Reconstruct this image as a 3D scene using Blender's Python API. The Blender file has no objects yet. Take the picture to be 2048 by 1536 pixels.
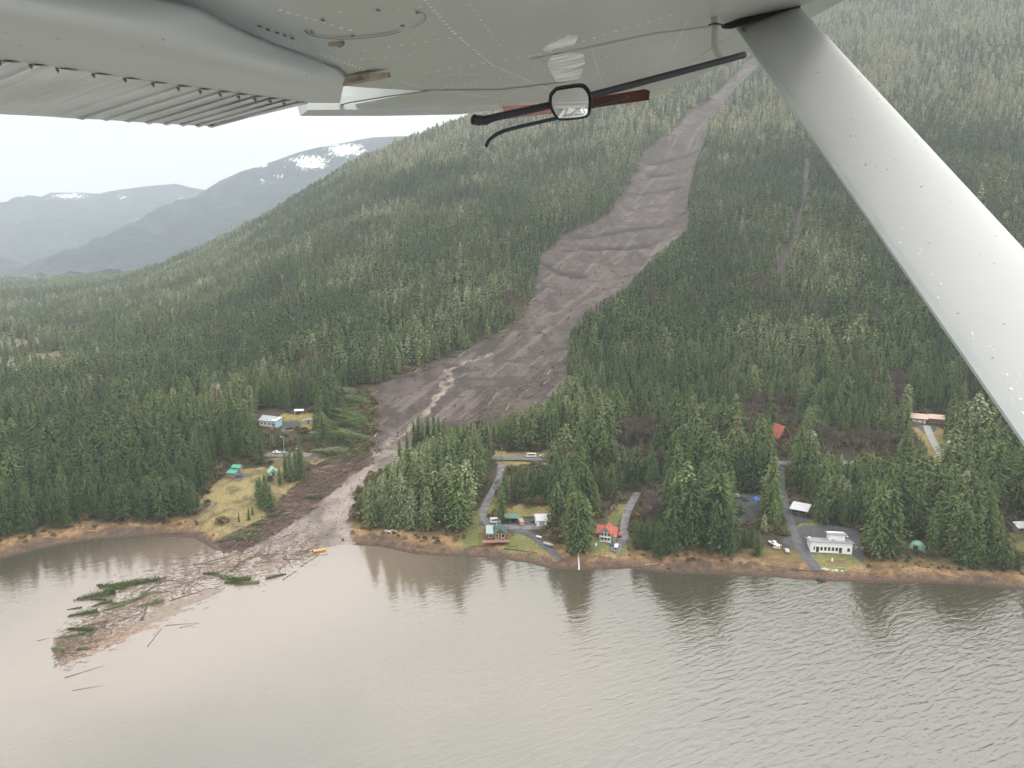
import bpy, math, random
import numpy as np
from mathutils import Vector, Matrix
SC = bpy.context.scene
# ------------------------------------------------------------------ camera
H = 155.0; F = 1547.0; PITCH = math.radians(10.5)
cam_d = bpy.data.cameras.new("camera"); cam = bpy.data.objects.new("camera", cam_d)
SC.collection.objects.link(cam); SC.camera = cam
cam.location = (0, 0, H); cam.rotation_euler = (math.pi/2 - PITCH, 0, 0)
cam_d.sensor_width = 36; cam_d.lens = 36*F/2048; cam_d.clip_start = 0.03; cam_d.clip_end = 60000
# ------------------------------------------------------------------ sky
SUN_EL, SUN_AZ = math.radians(50), math.radians(112)      # azimuth from +Y towards +X
w = bpy.data.worlds.new("World"); SC.world = w; w.use_nodes = True
nt = w.node_tree; nt.nodes.clear()
def N(t, **k):
    n = nt.nodes.new(t)
    for a, b in k.items(): setattr(n, a, b)
    return n
out = N('ShaderNodeOutputWorld'); bg = N('ShaderNodeBackground'); bg.inputs[1].default_value = 0.1
sky = N('ShaderNodeTexSky', sky_type='NISHITA', sun_disc=False)
sky.sun_elevation = SUN_EL; sky.sun_rotation = SUN_AZ
tc = N('ShaderNodeTexCoord'); sep = N('ShaderNodeSeparateXYZ'); nt.links.new(tc.outputs['Generated'], sep.inputs[0])
ramp = N('ShaderNodeMapRange'); ramp.inputs[1].default_value = -0.02; ramp.inputs[2].default_value = 0.9
ramp.inputs[3].default_value = 8.0; ramp.inputs[4].default_value = 26.0
nt.links.new(sep.outputs[2], ramp.inputs[0])
mp = N('ShaderNodeMapping'); mp.inputs['Scale'].default_value = (1.6, 1.6, 6); nt.links.new(tc.outputs['Generated'], mp.inputs[0])
ns = N('ShaderNodeTexNoise'); ns.inputs['Scale'].default_value = 2.2; ns.inputs['Detail'].default_value = 6; nt.links.new(mp.outputs[0], ns.inputs[0])
cr = N('ShaderNodeMapRange'); cr.inputs[1].default_value = .35; cr.inputs[2].default_value = .65; cr.inputs[3].default_value = .84; cr.inputs[4].default_value = 1.12
nt.links.new(ns.outputs[0], cr.inputs[0])
mul = N('ShaderNodeMath', operation='MULTIPLY'); nt.links.new(ramp.outputs[0], mul.inputs[0]); nt.links.new(cr.outputs[0], mul.inputs[1])
cl = N('ShaderNodeVectorMath', operation='SCALE'); cl.inputs[0].default_value = (1.0, 0.975, 0.925); nt.links.new(mul.outputs[0], cl.inputs['Scale'])
mx = N('ShaderNodeMix', data_type='RGBA'); mx.inputs[0].default_value = 0.975
nt.links.new(sky.outputs[0], mx.inputs[6]); nt.links.new(cl.outputs[0], mx.inputs[7])
nt.links.new(mx.outputs[2], bg.inputs[0]); nt.links.new(bg.outputs[0], out.inputs[0])
# ------------------------------------------------------------------ sun
sd = bpy.data.lights.new("sun", 'SUN'); so = bpy.data.objects.new("sun", sd); SC.collection.objects.link(so)
sd.energy = 1.2; sd.angle = math.radians(14); sd.color = (1, .96, .9)
sdir = Vector((math.sin(SUN_AZ)*math.cos(SUN_EL), math.cos(SUN_AZ)*math.cos(SUN_EL), math.sin(SUN_EL)))
so.rotation_euler = sdir.to_track_quat('Z', 'Y').to_euler()
SC.view_settings.view_transform = 'Standard'; SC.view_settings.look = 'None'; SC.view_settings.exposure = 0.24; SC.view_settings.gamma = 1
cy = SC.cycles
try:
    cy.use_denoising = True; cy.denoiser = 'OPENIMAGEDENOISE'
except Exception: pass
cy.max_bounces = 5; cy.diffuse_bounces = 3; cy.glossy_bounces = 3; cy.transmission_bounces = 3; cy.volume_bounces = 1; cy.transparent_max_bounces = 8
# ------------------------------------------------------------------ measuring helpers
cP, sP = math.cos(PITCH), math.sin(PITCH)
def ray(px, py):
    r = (px-1024)/F; u = (768-py)/F
    return np.array([r, cP+u*sP, -sP+u*cP])
def proj(X, Y, Z):
    dz = Z-H; d = Y*cP - dz*sP; u = (Y*sP + dz*cP)/d
    return 1024+F*X/d, 768-F*u
def vn(x, y, seed=0):                                    # value noise
    xi = np.floor(x).astype(np.int64); yi = np.floor(y).astype(np.int64); fx = x-xi; fy = y-yi
    fx = fx*fx*(3-2*fx); fy = fy*fy*(3-2*fy)
    def h(a, b):
        n = (a*374761393 + b*668265263 + seed*1442695041) & 0xffffffff
        n = ((n ^ (n >> 13))*1274126177) & 0xffffffff
        return ((n ^ (n >> 16)) & 0xffff)/65535.0
    return (h(xi, yi)*(1-fx)+h(xi+1, yi)*fx)*(1-fy)+(h(xi, yi+1)*(1-fx)+h(xi+1, yi+1)*fx)*fy
def fbm(x, y, oct=4, seed=0):
    s = 0; a = .5; t = 0
    for o in range(oct):
        s = s+a*(vn(x*2**o+17.3*o, y*2**o-9.1*o, seed+o)-.5); t += a; a *= .5
    return s/t*2
def inpoly(px, py, poly):
    px = np.asarray(px, float); py = np.asarray(py, float); c = np.zeros(px.shape, bool); n = len(poly)
    for i in range(n):
        x0, y0 = poly[i]; x1, y1 = poly[(i+1) % n]
        if y0 == y1: continue
        t = ((y0 > py) != (y1 > py)) & (px < (x1-x0)*(py-y0)/(y1-y0)+x0)
        c ^= t
    return c
def segdist(px, py, pts):
    d = np.full(np.shape(px), 1e9)
    for (x0, y0), (x1, y1) in zip(pts[:-1], pts[1:]):
        dx, dy = x1-x0, y1-y0; L = dx*dx+dy*dy+1e-9
        t = np.clip(((px-x0)*dx+(py-y0)*dy)/L, 0, 1)
        d = np.minimum(d, np.hypot(px-x0-t*dx, py-y0-t*dy))
    return d
def sstep(a, b, x):
    t = np.clip((x-a)/(b-a), 0, 1); return t*t*(3-2*t)
# ------------------------------------------------------------------ ground height
S = 1.6
shore_px = [(-700,1190),(-300,1150),(0,1118),(70,1100),(180,1080),(300,1072),(390,1076),(430,1100),(520,1112),(620,1104),(690,1088),(760,1093),(830,1108),(900,1112),(980,1114),
            (1060,1126),(1110,1139),(1180,1140),(1260,1137),(1330,1146),(1450,1150),(1540,1154),(1640,1162),(1740,1165),(1850,1166),(1950,1170),(2048,1180),(2400,1215),(2900,1280)]
_su, _sy = [], []
for px, py in shore_px:
    r = ray(px, py); t = -H/r[2]; _su.append(r[0]/r[1]); _sy.append(r[1]*t)
def yshore(u): return np.interp(u, _su, _sy)
_cols = {   # column of the photograph: metres inland / height (before the factor S)
 -500: [(18,3),(130,6),(280,7),(680,0),(1080,-6),(1500,-9)],
 0:   [(18,3),(130,7),(280,6),(680,-2),(1080,-8),(1500,-12)],
 256: [(18,4),(130,14),(280,14),(680,12),(1080,12),(1350,0),(1800,-12)],
 450: [(18,4),(130,20),(280,28),(600,46),(1080,70),(1400,50),(1800,0)],
 600: [(18,4),(70,12),(130,24),(280,40),(600,84),(1080,146),(1400,130),(1900,40)],
 740: [(18,4),(70,13),(130,27),(280,50),(580,112),(1030,238),(1400,244),(1900,130)],
 900: [(18,4),(70,12),(130,28),(280,57),(580,130),(1080,272),(1500,290),(2000,200)],
 1024:[(18,4),(70,11),(130,27),(280,60),(580,140),(880,225),(1180,325),(1700,420),(2200,400)],
 1280:[(18,4),(70,10),(130,26),(280,60),(580,152),(880,268),(1380,465),(1700,600),(2200,680)],
 1536:[(18,4),(70,10),(130,25),(280,58),(580,164),(880,300),(1580,620),(2200,800)],
 1800:[(18,4),(70,8),(130,22),(280,60),(580,172),(880,318),(1580,670),(2200,900)],
 2048:[(18,4),(70,8),(130,20),(280,62),(580,185),(880,335),(1580,720),(2200,960)],
 2700:[(18,4),(70,8),(130,20),(280,66),(580,195),(880,350),(1580,760),(2200,1000)]}
TY = np.concatenate([np.linspace(-60, 260, 161), np.linspace(264, 3700, 430)])
cu = np.array([(c-1024)/F/.985 for c in _cols]); TU = np.linspace(cu[0], cu[-1], 140)
_tab = []
for c, kn in _cols.items():
    ky = [-60, 0, 8]+[a*S for a, b in kn]; kz = [-5, 0, 2.2]+[b*S for a, b in kn]
    z = np.interp(TY, ky, kz)
    for i in range(10):                                   # smooth inland
        zs = z.copy(); zs[1:-1] = (z[:-2]+2*z[1:-1]+z[2:])/4; wgt = np.clip((TY-30)/60, 0, 1); z = z*(1-wgt)+zs*wgt
    _tab.append(z)
_tab = np.array(_tab); ZT = np.array([np.interp(TU, cu, _tab[:, j]) for j in range(len(TY))]).T
for i in range(60): ZT[1:-1] = (ZT[:-2]+2*ZT[1:-1]+ZT[2:])/4
def base_z(X, Y):
    X = np.asarray(X, float); Y = np.asarray(Y, float)
    u = X/np.maximum(Y, 1); y = Y-yshore(u)
    a = np.clip(np.interp(u, TU, np.arange(len(TU))), 0, len(TU)-1.001); b = np.clip(np.interp(y, TY, np.arange(len(TY))), 0, len(TY)-1.001)
    ai = a.astype(int); bi = b.astype(int); fa = a-ai; fb = b-bi
    z = (ZT[ai, bi]*(1-fb)+ZT[ai, bi+1]*fb)*(1-fa)+(ZT[ai+1, bi]*(1-fb)+ZT[ai+1, bi+1]*fb)*fa
    amp = np.clip(y/900, 0, 1.2)
    z = z+amp*(16*fbm(X/260, Y/260, 3, 5)+5*fbm(X/70, Y/70, 2, 9))+np.clip(y/40, 0, 1)*.8*fbm(X/22, Y/22, 2, 3)
    return z, y
def hit(px, py, fn):
    r = ray(px, py); t = np.arange(250, 3800, 2.0)
    X = r[0]/r[1]*t; z = fn(X, t); k = np.nonzero(z >= H+r[2]/r[1]*t)[0]
    if len(k) == 0: return None
    t1 = t[k[0]]; a, b = t1-2, t1
    for _ in range(14):
        m = (a+b)/2
        if fn(np.array([r[0]/r[1]*m]), np.array([m]))[0] >= H+r[2]/r[1]*m: b = m
        else: a = m
    return np.array([r[0]/r[1]*b, b])
bz = lambda X, Y: base_z(X, Y)[0]
def gpoly(pts): return [tuple(h) for h in (hit(x, y, bz) for x, y in pts) if h is not None]
# ------------------------------------------------------------------ map of the ground (measured outlines)
slide_px = [(1500,118),(1470,150),(1415,205),(1375,228),(1340,268),(1290,303),(1265,362),(1215,434),(1130,472),(1080,518),(1072,580),(1050,632),(1010,660),(900,713),(830,740),(770,762),(748,790),(757,862),(738,906),
            (690,915),(640,915),(600,962),(520,1040),(430,1085),(440,1112),(520,1130),(620,1118),(700,1092),(704,1060),(705,990),(745,950),(800,905),(850,872),(910,850),(1000,832),(1090,795),(1135,745),(1140,660),(1170,618),(1255,568),(1300,515),
            (1375,455),(1375,395),(1385,340),(1410,270),(1420,230),(1480,165),(1525,120)]
SLIDE = gpoly(slide_px)
SLIDEW = [(x+(14 if i > 27 and y > 480 else 0), y) for i, (x, y) in enumerate(SLIDE)]
gully_px = [(1615,310),(1608,400),(1590,470),(1565,520),(1560,560),(1590,610),(1640,665),(1690,712)]
GULLY = gpoly(gully_px)
channel_px = [(1390,232),(1310,330),(1240,440),(1180,520),(1140,600),(1000,690),(905,730),(890,770),(840,830),(790,880),(740,940),(690,990),(640,1040),(560,1100)]
CHAN = gpoly(channel_px)
ledge_px = [[(1130,495),(1200,490),(1290,485),(1340,470)],[(1150,470),(1230,458),(1330,440),(1370,425)],[(1240,390),(1300,378),(1350,370)],[(1290,325),(1340,315),(1390,300)],[(1085,525),(1120,540),(1160,545)],[(1300,345),(1350,340)]]
LEDGES = [gpoly(l) for l in ledge_px]
clear_px = {
 'lawn_w': [(1000,1012),(1050,1008),(1090,1015),(1112,1032),(1080,1060),(1112,1112),(1080,1108),(925,1090),(945,1035),(985,990),(1000,1012)],
 'lawn_r': [(1178,1032),(1196,1028),(1215,1000),(1262,998),(1272,1008),(1250,1050),(1256,1108),(1180,1112),(1176,1070)],
 'lot': [(1458,984),(1522,984),(1522,1048),(1478,1050),(1474,1010)],
 'drive': [(1550,918),(1566,918),(1578,985),(1612,1000),(1618,1042),(1645,1052),(1715,1052),(1730,1105),(1728,1150),(1600,1150),(1520,1120),(1528,1075),(1572,1065),(1560,1000)],
 'dome': [(1815,1072),(1850,1072),(1852,1106),(1815,1106)],
 'far_right': [(2012,1030),(2060,1026),(2070,1110),(2035,1100),(2018,1070)],
 'garage': [(1820,822),(1886,822),(1890,850),(1876,880),(1890,925),(1872,925),(1852,885),(1835,852),(1818,850)],
 'aframe': [(1552,848),(1584,848),(1584,880),(1552,880)],
 'blue': [(508,826),(560,824),(628,822),(632,864),(590,866),(508,852)],
 'clearing': [(410,1064),(396,1000),(440,945),(446,928),(484,926),(535,928),(540,898),(640,898),(642,915),(600,960),(520,1040),(450,1072)],
 'hwy_mid': [(984,902),(1096,906),(1096,924),(1045,930),(985,928)],
 'toppled': [(652,902),(668,850),(688,812),(700,782),(742,768),(756,790),(757,862),(738,908),(690,918)],
 'mudhouse': [(850,850),(880,850),(880,885),(850,885)],
 'driveway_w': [(972,985),(992,985),(985,1000),(975,1010)],
 'bog_a': [(-60,672),(100,672),(60,690),(-60,700)], 'bog_b': [(-40,716),(130,700),(120,716),(-20,732)], 'bog_c': [(545,548),(660,548),(650,566),(550,568)],
 'scrub': [(1560,815),(1590,815),(1590,845),(1560,845)],
}
grass_px = {
 'yellow': [(398,1064),(396,1005),(440,955),(480,945),(600,925),(610,950),(560,1010),(520,1045),(450,1080)],
 'y2': [(542,905),(642,905),(640,932),(542,932)],
 'w1': [(1008,1036),(1012,1018),(1050,1006),(1100,1012),(1105,1036)], 'w2': [(1010,1098),(1022,1064),(1060,1075),(1096,1100),(1080,1108)],
 'w3': [(925,1095),(945,1030),(982,990),(1000,1010),(975,1040),(965,1090)],
 'r1': [(1218,1048),(1228,1010),(1258,1008),(1240,1050)], 'r2': [(1176,1112),(1180,1075),(1250,1070),(1256,1100),(1240,1118)],
 'c1': [(1605,1109),(1700,1109),(1722,1130),(1680,1146),(1640,1140)], 'c2': [(1590,1050),(1640,1040),(1640,1060),(1600,1060)],
 'fr': [(2018,1060),(2070,1055),(2070,1120),(2030,1108)], 'g1': [(1820,850),(1890,850),(1900,930),(1860,925)], 'hm': [(985,902),(1100,902),(1100,932),(985,932)],
 'b1': [(560,828),(632,828),(632,862),(560,862)]}
gravel_px = {
 'lot': [(1476,1008),(1522,1008),(1522,1046),(1480,1046)], 'lotb': [(1456,988),(1524,988),(1524,1008),(1456,1008)],
 'apron': [(1572,1064),(1604,1052),(1650,1050),(1716,1056),(1732,1100),(1728,1128),(1700,1108),(1610,1108),(1590,1098),(1566,1086)],
 'wyard': [(955,1052),(975,1022),(988,1040),(1050,1036),(1090,1045),(1080,1058),(1030,1062),(985,1056)],
 'byard': [(560,842),(600,842),(606,860),(562,860)], 'shed': [(1578,1030),(1612,1034),(1620,1046),(1582,1044)], 'gar': [(1832,850),(1876,848),(1872,862),(1850,870)]}
GR = {k: gpoly(v) for k, v in grass_px.items()}; GV = {k: gpoly(v) for k, v in gravel_px.items()}
BOG = [gpoly(clear_px[k]) for k in ('bog_a', 'bog_b', 'bog_c', 'scrub')]
def ground_z(X, Y):
    z, y = base_z(X, Y)
    ins = inpoly(X, Y, SLIDEW)
    d = segdist(X, Y, SLIDE+[SLIDE[0]]); m = ins*sstep(0, 22, d)
    far = np.clip(y/500, .25, 1.5)
    z = z-m*4*far + m*(.7*fbm(X/50, Y/50, 3, 21)+.55*fbm(X/5+Y/40, Y/16, 4, 22))*np.clip(y/120, .2, 1)
    for i, L in enumerate(LEDGES):
        if len(L) > 1:
            dl = segdist(X, Y+5*fbm(X/25, Y/25, 2, 40+i), L); z = z-ins*2.2*np.exp(-(dl/5)**2)
    dc = segdist(X, Y, CHAN); z = z-ins*.5*np.exp(-(dc/4)**2)
    if len(GULLY) > 1:
        dg = segdist(X, Y, GULLY); z = z-6*np.exp(-(dg/12)**2)
    return z
ROADS = {k: gpoly(v) for k, v in {
 'hw_w': ((532,910),(560,911),(590,912),(622,912)), 'hw_e': ((950,916),(1000,917),(1100,919),(1250,922),(1400,925),(1560,928),(1760,930),(1900,932),(2048,938),(2200,945)),
 'drive': ((1560,930),(1561,960),(1566,990),(1574,1020),(1582,1050),(1590,1075),(1604,1100),(1625,1128),(1640,1142)),
 'west': ((1003,925),(1001,950),(990,975),(975,1000),(966,1020),(964,1040),(985,1052),(1040,1054),(1085,1052)), 'low': ((1030,1058),(1062,1068),(1085,1086),(1108,1104),(1120,1118)),
 'red': ((1275,985),(1262,1005),(1252,1030),(1247,1052),(1248,1072),(1238,1090),(1224,1104)), 'gar': ((1853,852),(1858,868),(1868,886),(1880,910),(1895,930))}.items()}
SITES = gpoly([(1662,1100),(1597,1028),(1211,1078),(992,1080),(1020,1044),(1084,1050),(1228,1018),(1307,1022),(1840,845),(1866,845),(1567,875),(533,850),(598,827),(617,846),(463,950),(547,947),(1831,1096),(2046,1060),(1548,1090),(1474,997),(1513,1000),(1640,1100),(1690,1100),(866,875),(1497,1000)])
def gz(x, y): return float(ground_z(np.array([float(x)]), np.array([float(y)]))[0])
def G(px, py):
    h = hit(px, py, bz)
    r = ray(px, py); t = np.arange(h[1]-50, h[1]+70, .5); X = r[0]/r[1]*t; k = np.nonzero(ground_z(X, t) >= H+r[2]/r[1]*t)[0]
    if len(k): h = (X[k[0]], t[k[0]])
    return np.array([h[0], h[1], gz(h[0], h[1])])
def Wt(px, py):
    r = ray(px, py); t = -H/r[2]; return np.array([r[0]*t, r[1]*t, 0.0])
# ------------------------------------------------------------------ mesh / material helpers
def link(o, parent=None):
    SC.collection.objects.link(o)
    if parent is not None: o.parent = parent
    return o
def meshobj(name, verts, faces, mats, parent=None, midx=None, smooth=False, do_link=True):
    me = bpy.data.meshes.new(name)
    verts = np.asarray(verts, np.float32)
    if isinstance(faces, np.ndarray):
        k = faces.shape[1]; me.vertices.add(len(verts)); me.vertices.foreach_set('co', verts.ravel())
        me.loops.add(faces.size); me.loops.foreach_set('vertex_index', faces.ravel().astype(np.int32))
        me.polygons.add(len(faces)); me.polygons.foreach_set('loop_start', np.arange(0, faces.size, k, dtype=np.int32))
        try: me.polygons.foreach_set('loop_total', np.full(len(faces), k, np.int32))
        except Exception: pass
        me.update(calc_edges=True)
    else:
        me.from_pydata([tuple(map(float, v)) for v in verts], [], faces)
    for m in (mats if isinstance(mats, (list, tuple)) else [mats]): me.materials.append(m)
    if midx is not None: me.polygons.foreach_set('material_index', np.asarray(midx, np.int32))
    if smooth: me.polygons.foreach_set('use_smooth', np.ones(len(me.polygons), bool))
    me.update()
    o = bpy.data.objects.new(name, me)
    if do_link: link(o, parent)
    return o
def tag(o, label=None, cat=None, group=None, kind=None):
    if label: o['label'] = label
    if cat: o['category'] = cat
    if group: o['group'] = group
    if kind: o['kind'] = kind
    return o
def thing(name, label, cat, loc=(0, 0, 0), rot=0, group=None):
    o = bpy.data.objects.new(name, None); link(o); o.location = loc
    if isinstance(rot, (int, float)): o.rotation_euler = (0, 0, rot)
    else: o.rotation_euler = rot
    return tag(o, label, cat, group)
MATS = {}
def mat(name, col, rough=.7, metal=0, spec=.5, noise=0, nscale=3, bump=0, col2=None, emis=None, ior=None, coat=0):
    if name in MATS: return MATS[name]
    m = bpy.data.materials.new(name); m.use_nodes = True; t = m.node_tree; b = t.nodes['Principled BSDF']
    b.inputs['Base Color'].default_value = (*col, 1); b.inputs['Roughness'].default_value = rough; b.inputs['Metallic'].default_value = metal
    b.inputs['Specular IOR Level'].default_value = spec
    if ior: b.inputs['IOR'].default_value = ior
    if coat: b.inputs['Coat Weight'].default_value = coat; b.inputs['Coat Roughness'].default_value = .15
    tcn = t.nodes.new('ShaderNodeTexCoord'); n = t.nodes.new('ShaderNodeTexNoise'); n.inputs['Scale'].default_value = nscale; n.inputs['Detail'].default_value = 5
    t.links.new(tcn.outputs['Object'], n.inputs[0])
    a = noise if noise else .12
    mxn = t.nodes.new('ShaderNodeMix'); mxn.data_type = 'RGBA'
    c2 = col2 or tuple(c*(1-a) for c in col); c1 = col if col2 else tuple(min(1, c*(1+a*.6)) for c in col)
    mxn.inputs[6].default_value = (*c1, 1); mxn.inputs[7].default_value = (*c2, 1)
    mr = t.nodes.new('ShaderNodeMapRange'); mr.inputs[1].default_value = .38; mr.inputs[2].default_value = .62
    t.links.new(n.outputs[0], mr.inputs[0]); t.links.new(mr.outputs[0], mxn.inputs[0]); t.links.new(mxn.outputs[2], b.inputs['Base Color'])
    if bump:
        bp = t.nodes.new('ShaderNodeBump'); bp.inputs['Strength'].default_value = bump; t.links.new(n.outputs[0], bp.inputs['Height']); t.links.new(bp.outputs[0], b.inputs['Normal'])
    MATS[name] = m; return m
# ------------------------------------------------------------------ terrain
def build_ground():
    nu, ny = 800, 820
    us = np.linspace(-.98, .98, nu); k = np.linspace(0, 1, ny)
    ys = 285*(4200/285)**k
    U, Y = np.meshgrid(us, ys); X = U*Y
    Xf, Yf = X.ravel(), Y.ravel(); z = ground_z(Xf, Yf); _, yi = base_z(Xf, Yf)
    col = np.zeros((len(Xf), 4), np.float32); col[:, 3] = 1
    n1 = fbm(Xf/9, Yf/9, 4, 31); n2 = fbm(Xf/2.5, Yf/2.5, 3, 33); n3 = fbm(Xf/45, Yf/45, 3, 35)
    def mixc(mask, c):
        mask = np.clip(mask, 0, 1)[:, None]; c = np.asarray(c, np.float32)
        if c.ndim == 1: c = c[None, :]
        col[:, :3] = col[:, :3]*(1-mask)+c*mask
    def L(a, b, t): t = np.clip(t, 0, 1)[:, None]; return np.array(a)[None]*(1-t)+np.array(b)[None]*t
    mixc(np.ones(len(Xf)), L((.032, .036, .018), (.085, .06, .035), .5+n1*.9))
    # tidal strip: drowned mud, orange sedge, dry grass
    yn = yi+n1*5+n3*4
    mixc(sstep(25, 19, yn), L((.20, .135, .055), (.12, .10, .04), .5+n2))
    mixc(sstep(17, 12, yn), L((.30, .195, .10), (.15, .095, .05), .5+n2*1.6+n1*.9))
    mixc(sstep(9, 5, yn), L((.16, .10, .065), (.085, .06, .045), .5+n2*1.5))
    mixc(sstep(3, 0, yi+n2*1.5), (.07, .05, .035))
    Xj, Yj = Xf+n2*2.5+n1*5, Yf+n1*8+n2*3
    for k_, p in GR.items():
        m = inpoly(Xj, Yj, p)
        if k_ in ('yellow', 'y2'): c = L((.27, .215, .095), (.12, .095, .055), .5+n1*1.5+.8*n2+.6*n3)
        elif k_ in ('w1', 'hm', 'b1', 'g1'): c = L((.28, .215, .075), (.14, .14, .05), .35+n1)
        else: c = L((.20, .19, .07), (.12, .135, .045), .5+n1+.3*n2)
        mixc(m, c)
    for p in GV.values(): mixc(inpoly(Xf+n2*.5, Yf+n2, p), L((.10, .10, .105), (.07, .068, .07), .5+n1))
    for p in BOG: mixc(inpoly(Xf+n1*14+n3*20, Yf+n1*20+n3*40, p)*.9, L((.24, .14, .08), (.13, .12, .06), .5+n1))
    # landslide track: mud, fresh channel, dark bedrock ledges, pale fans, debris-choked west margin
    Xj, Yj = Xf+n1*7, Yf+n1*9
    ins = inpoly(Xj, Yj, SLIDEW).astype(float)
    st = fbm(Xf/6+Yf/30, Yf/60-Xf/40, 4, 50)
    c = L((.106, .082, .073), (.046, .035, .032), .5+n3*.5+st*.9+n2*.7)
    mixc(ins, c)
    mixc(ins*.75*sstep(.08, .4, fbm((Xf-.45*Yf)/5, Yf/70, 5, 52)), (.150, .120, .104)); mixc(ins*.6*sstep(.15, .4, fbm((Xf-.45*Yf)/4+30, Yf/55, 5, 57)), (.05, .039, .034))
    mixc(ins*sstep(.12, .4, fbm(Xf/22+9, Yf/9, 5, 54)), (.052, .040, .035))
    for i, l in enumerate(LEDGES):
        if len(l) > 1:
            dl = segdist(Xf, Yf+5*fbm(Xf/25, Yf/25, 2, 40+i), l); mixc(ins*.9*np.exp(-(dl/(8+6*n1))**2)*sstep(-.45, .05, fbm(Xf/12, Yf/9, 4, 58)+.15), (.024, .020, .019))
    dc = segdist(Xf+8*n1, Yf, CHAN)
    mixc(ins*sstep(4, 1.5, dc)*(yi > 15)*(yi < 300)*(.5+n2), (.30, .25, .205))
    lowp = ins*sstep(150, 90, yi+n1*20)
    mixc(lowp, L((.30, .25, .22), (.13, .11, .105), .35+n1+.6*st))
    wm = inpoly(Xf+n1*4, Yf+n1*4, gpoly([(560,1000),(600,955),(640,915),(740,906),(740,925),(690,960),(640,1000),(560,1060),(500,1095),(425,1105),(430,1080),(520,1040)]))
    mixc(wm, L((.085, .058, .045), (.15, .11, .085), .4+n2+n1*.5))
    fm = inpoly(Xf+n1*4, Yf+n1*4, gpoly([(640,905),(690,800),(742,775),(760,790),(757,862),(740,910)])); mixc(fm, L((.07, .065, .04), (.10, .07, .05), .5+n2))
    if len(GULLY) > 1:
        dg = segdist(Xf+5*n1, Yf, GULLY); mixc(sstep(5, 2, dg), L((.15, .115, .095), (.06, .05, .045), .5+n1))
    m = bpy.data.materials.new("ground"); m.use_nodes = True; t = m.node_tree; b = t.nodes['Principled BSDF']; b.inputs['Roughness'].default_value = .85; b.inputs['Specular IOR Level'].default_value = .25
    at = t.nodes.new('ShaderNodeAttribute'); at.attribute_name = 'ground_colour'
    g = t.nodes.new('ShaderNodeNewGeometry'); n = t.nodes.new('ShaderNodeTexNoise'); n.inputs['Scale'].default_value = .9; n.inputs['Detail'].default_value = 7; n.inputs['Roughness'].default_value = .65
    t.links.new(g.outputs['Position'], n.inputs[0])
    mr = t.nodes.new('ShaderNodeMapRange'); mr.inputs[1].default_value = .3; mr.inputs[2].default_value = .7; mr.inputs[3].default_value = .55; mr.inputs[4].default_value = 1.4; t.links.new(n.outputs[0], mr.inputs[0])
    vm = t.nodes.new('ShaderNodeVectorMath'); vm.operation = 'SCALE'; t.links.new(at.outputs['Color'], vm.inputs[0]); t.links.new(mr.outputs[0], vm.inputs['Scale']); t.links.new(vm.outputs[0], b.inputs['Base Color'])
    bp = t.nodes.new('ShaderNodeBump'); bp.inputs['Strength'].default_value = .7; bp.inputs['Distance'].default_value = .8; t.links.new(n.outputs[0], bp.inputs['Height']); t.links.new(bp.outputs[0], b.inputs['Normal'])
    idx = np.arange(nu*ny).reshape(ny, nu)
    fc = np.stack([idx[:-1, :-1], idx[:-1, 1:], idx[1:, 1:], idx[1:, :-1]], -1).reshape(-1, 4)
    zc = z.reshape(ny, nu); keep = (np.maximum.reduce([zc[:-1, :-1], zc[1:, 1:], zc[:-1, 1:], zc[1:, :-1]]) > -3).ravel()
    o = meshobj("terrain", np.stack([Xf, Yf, z], 1), fc[keep], m, smooth=True)
    ca = o.data.color_attributes.new('ground_colour', 'FLOAT_COLOR', 'POINT'); ca.data.foreach_set('color', col.ravel())
    tag(o, kind='structure')
build_ground()
# sea floor sheet: the one ground sheet that reaches past everything
sea_floor = meshobj("ground", [(-16000, -6000, -9), (16000, -6000, -9), (16000, 16000, -9), (-16000, 16000, -9)], [(0, 1, 2, 3)], mat("seabed", (.08, .07, .05))); tag(sea_floor, kind='structure')
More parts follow.
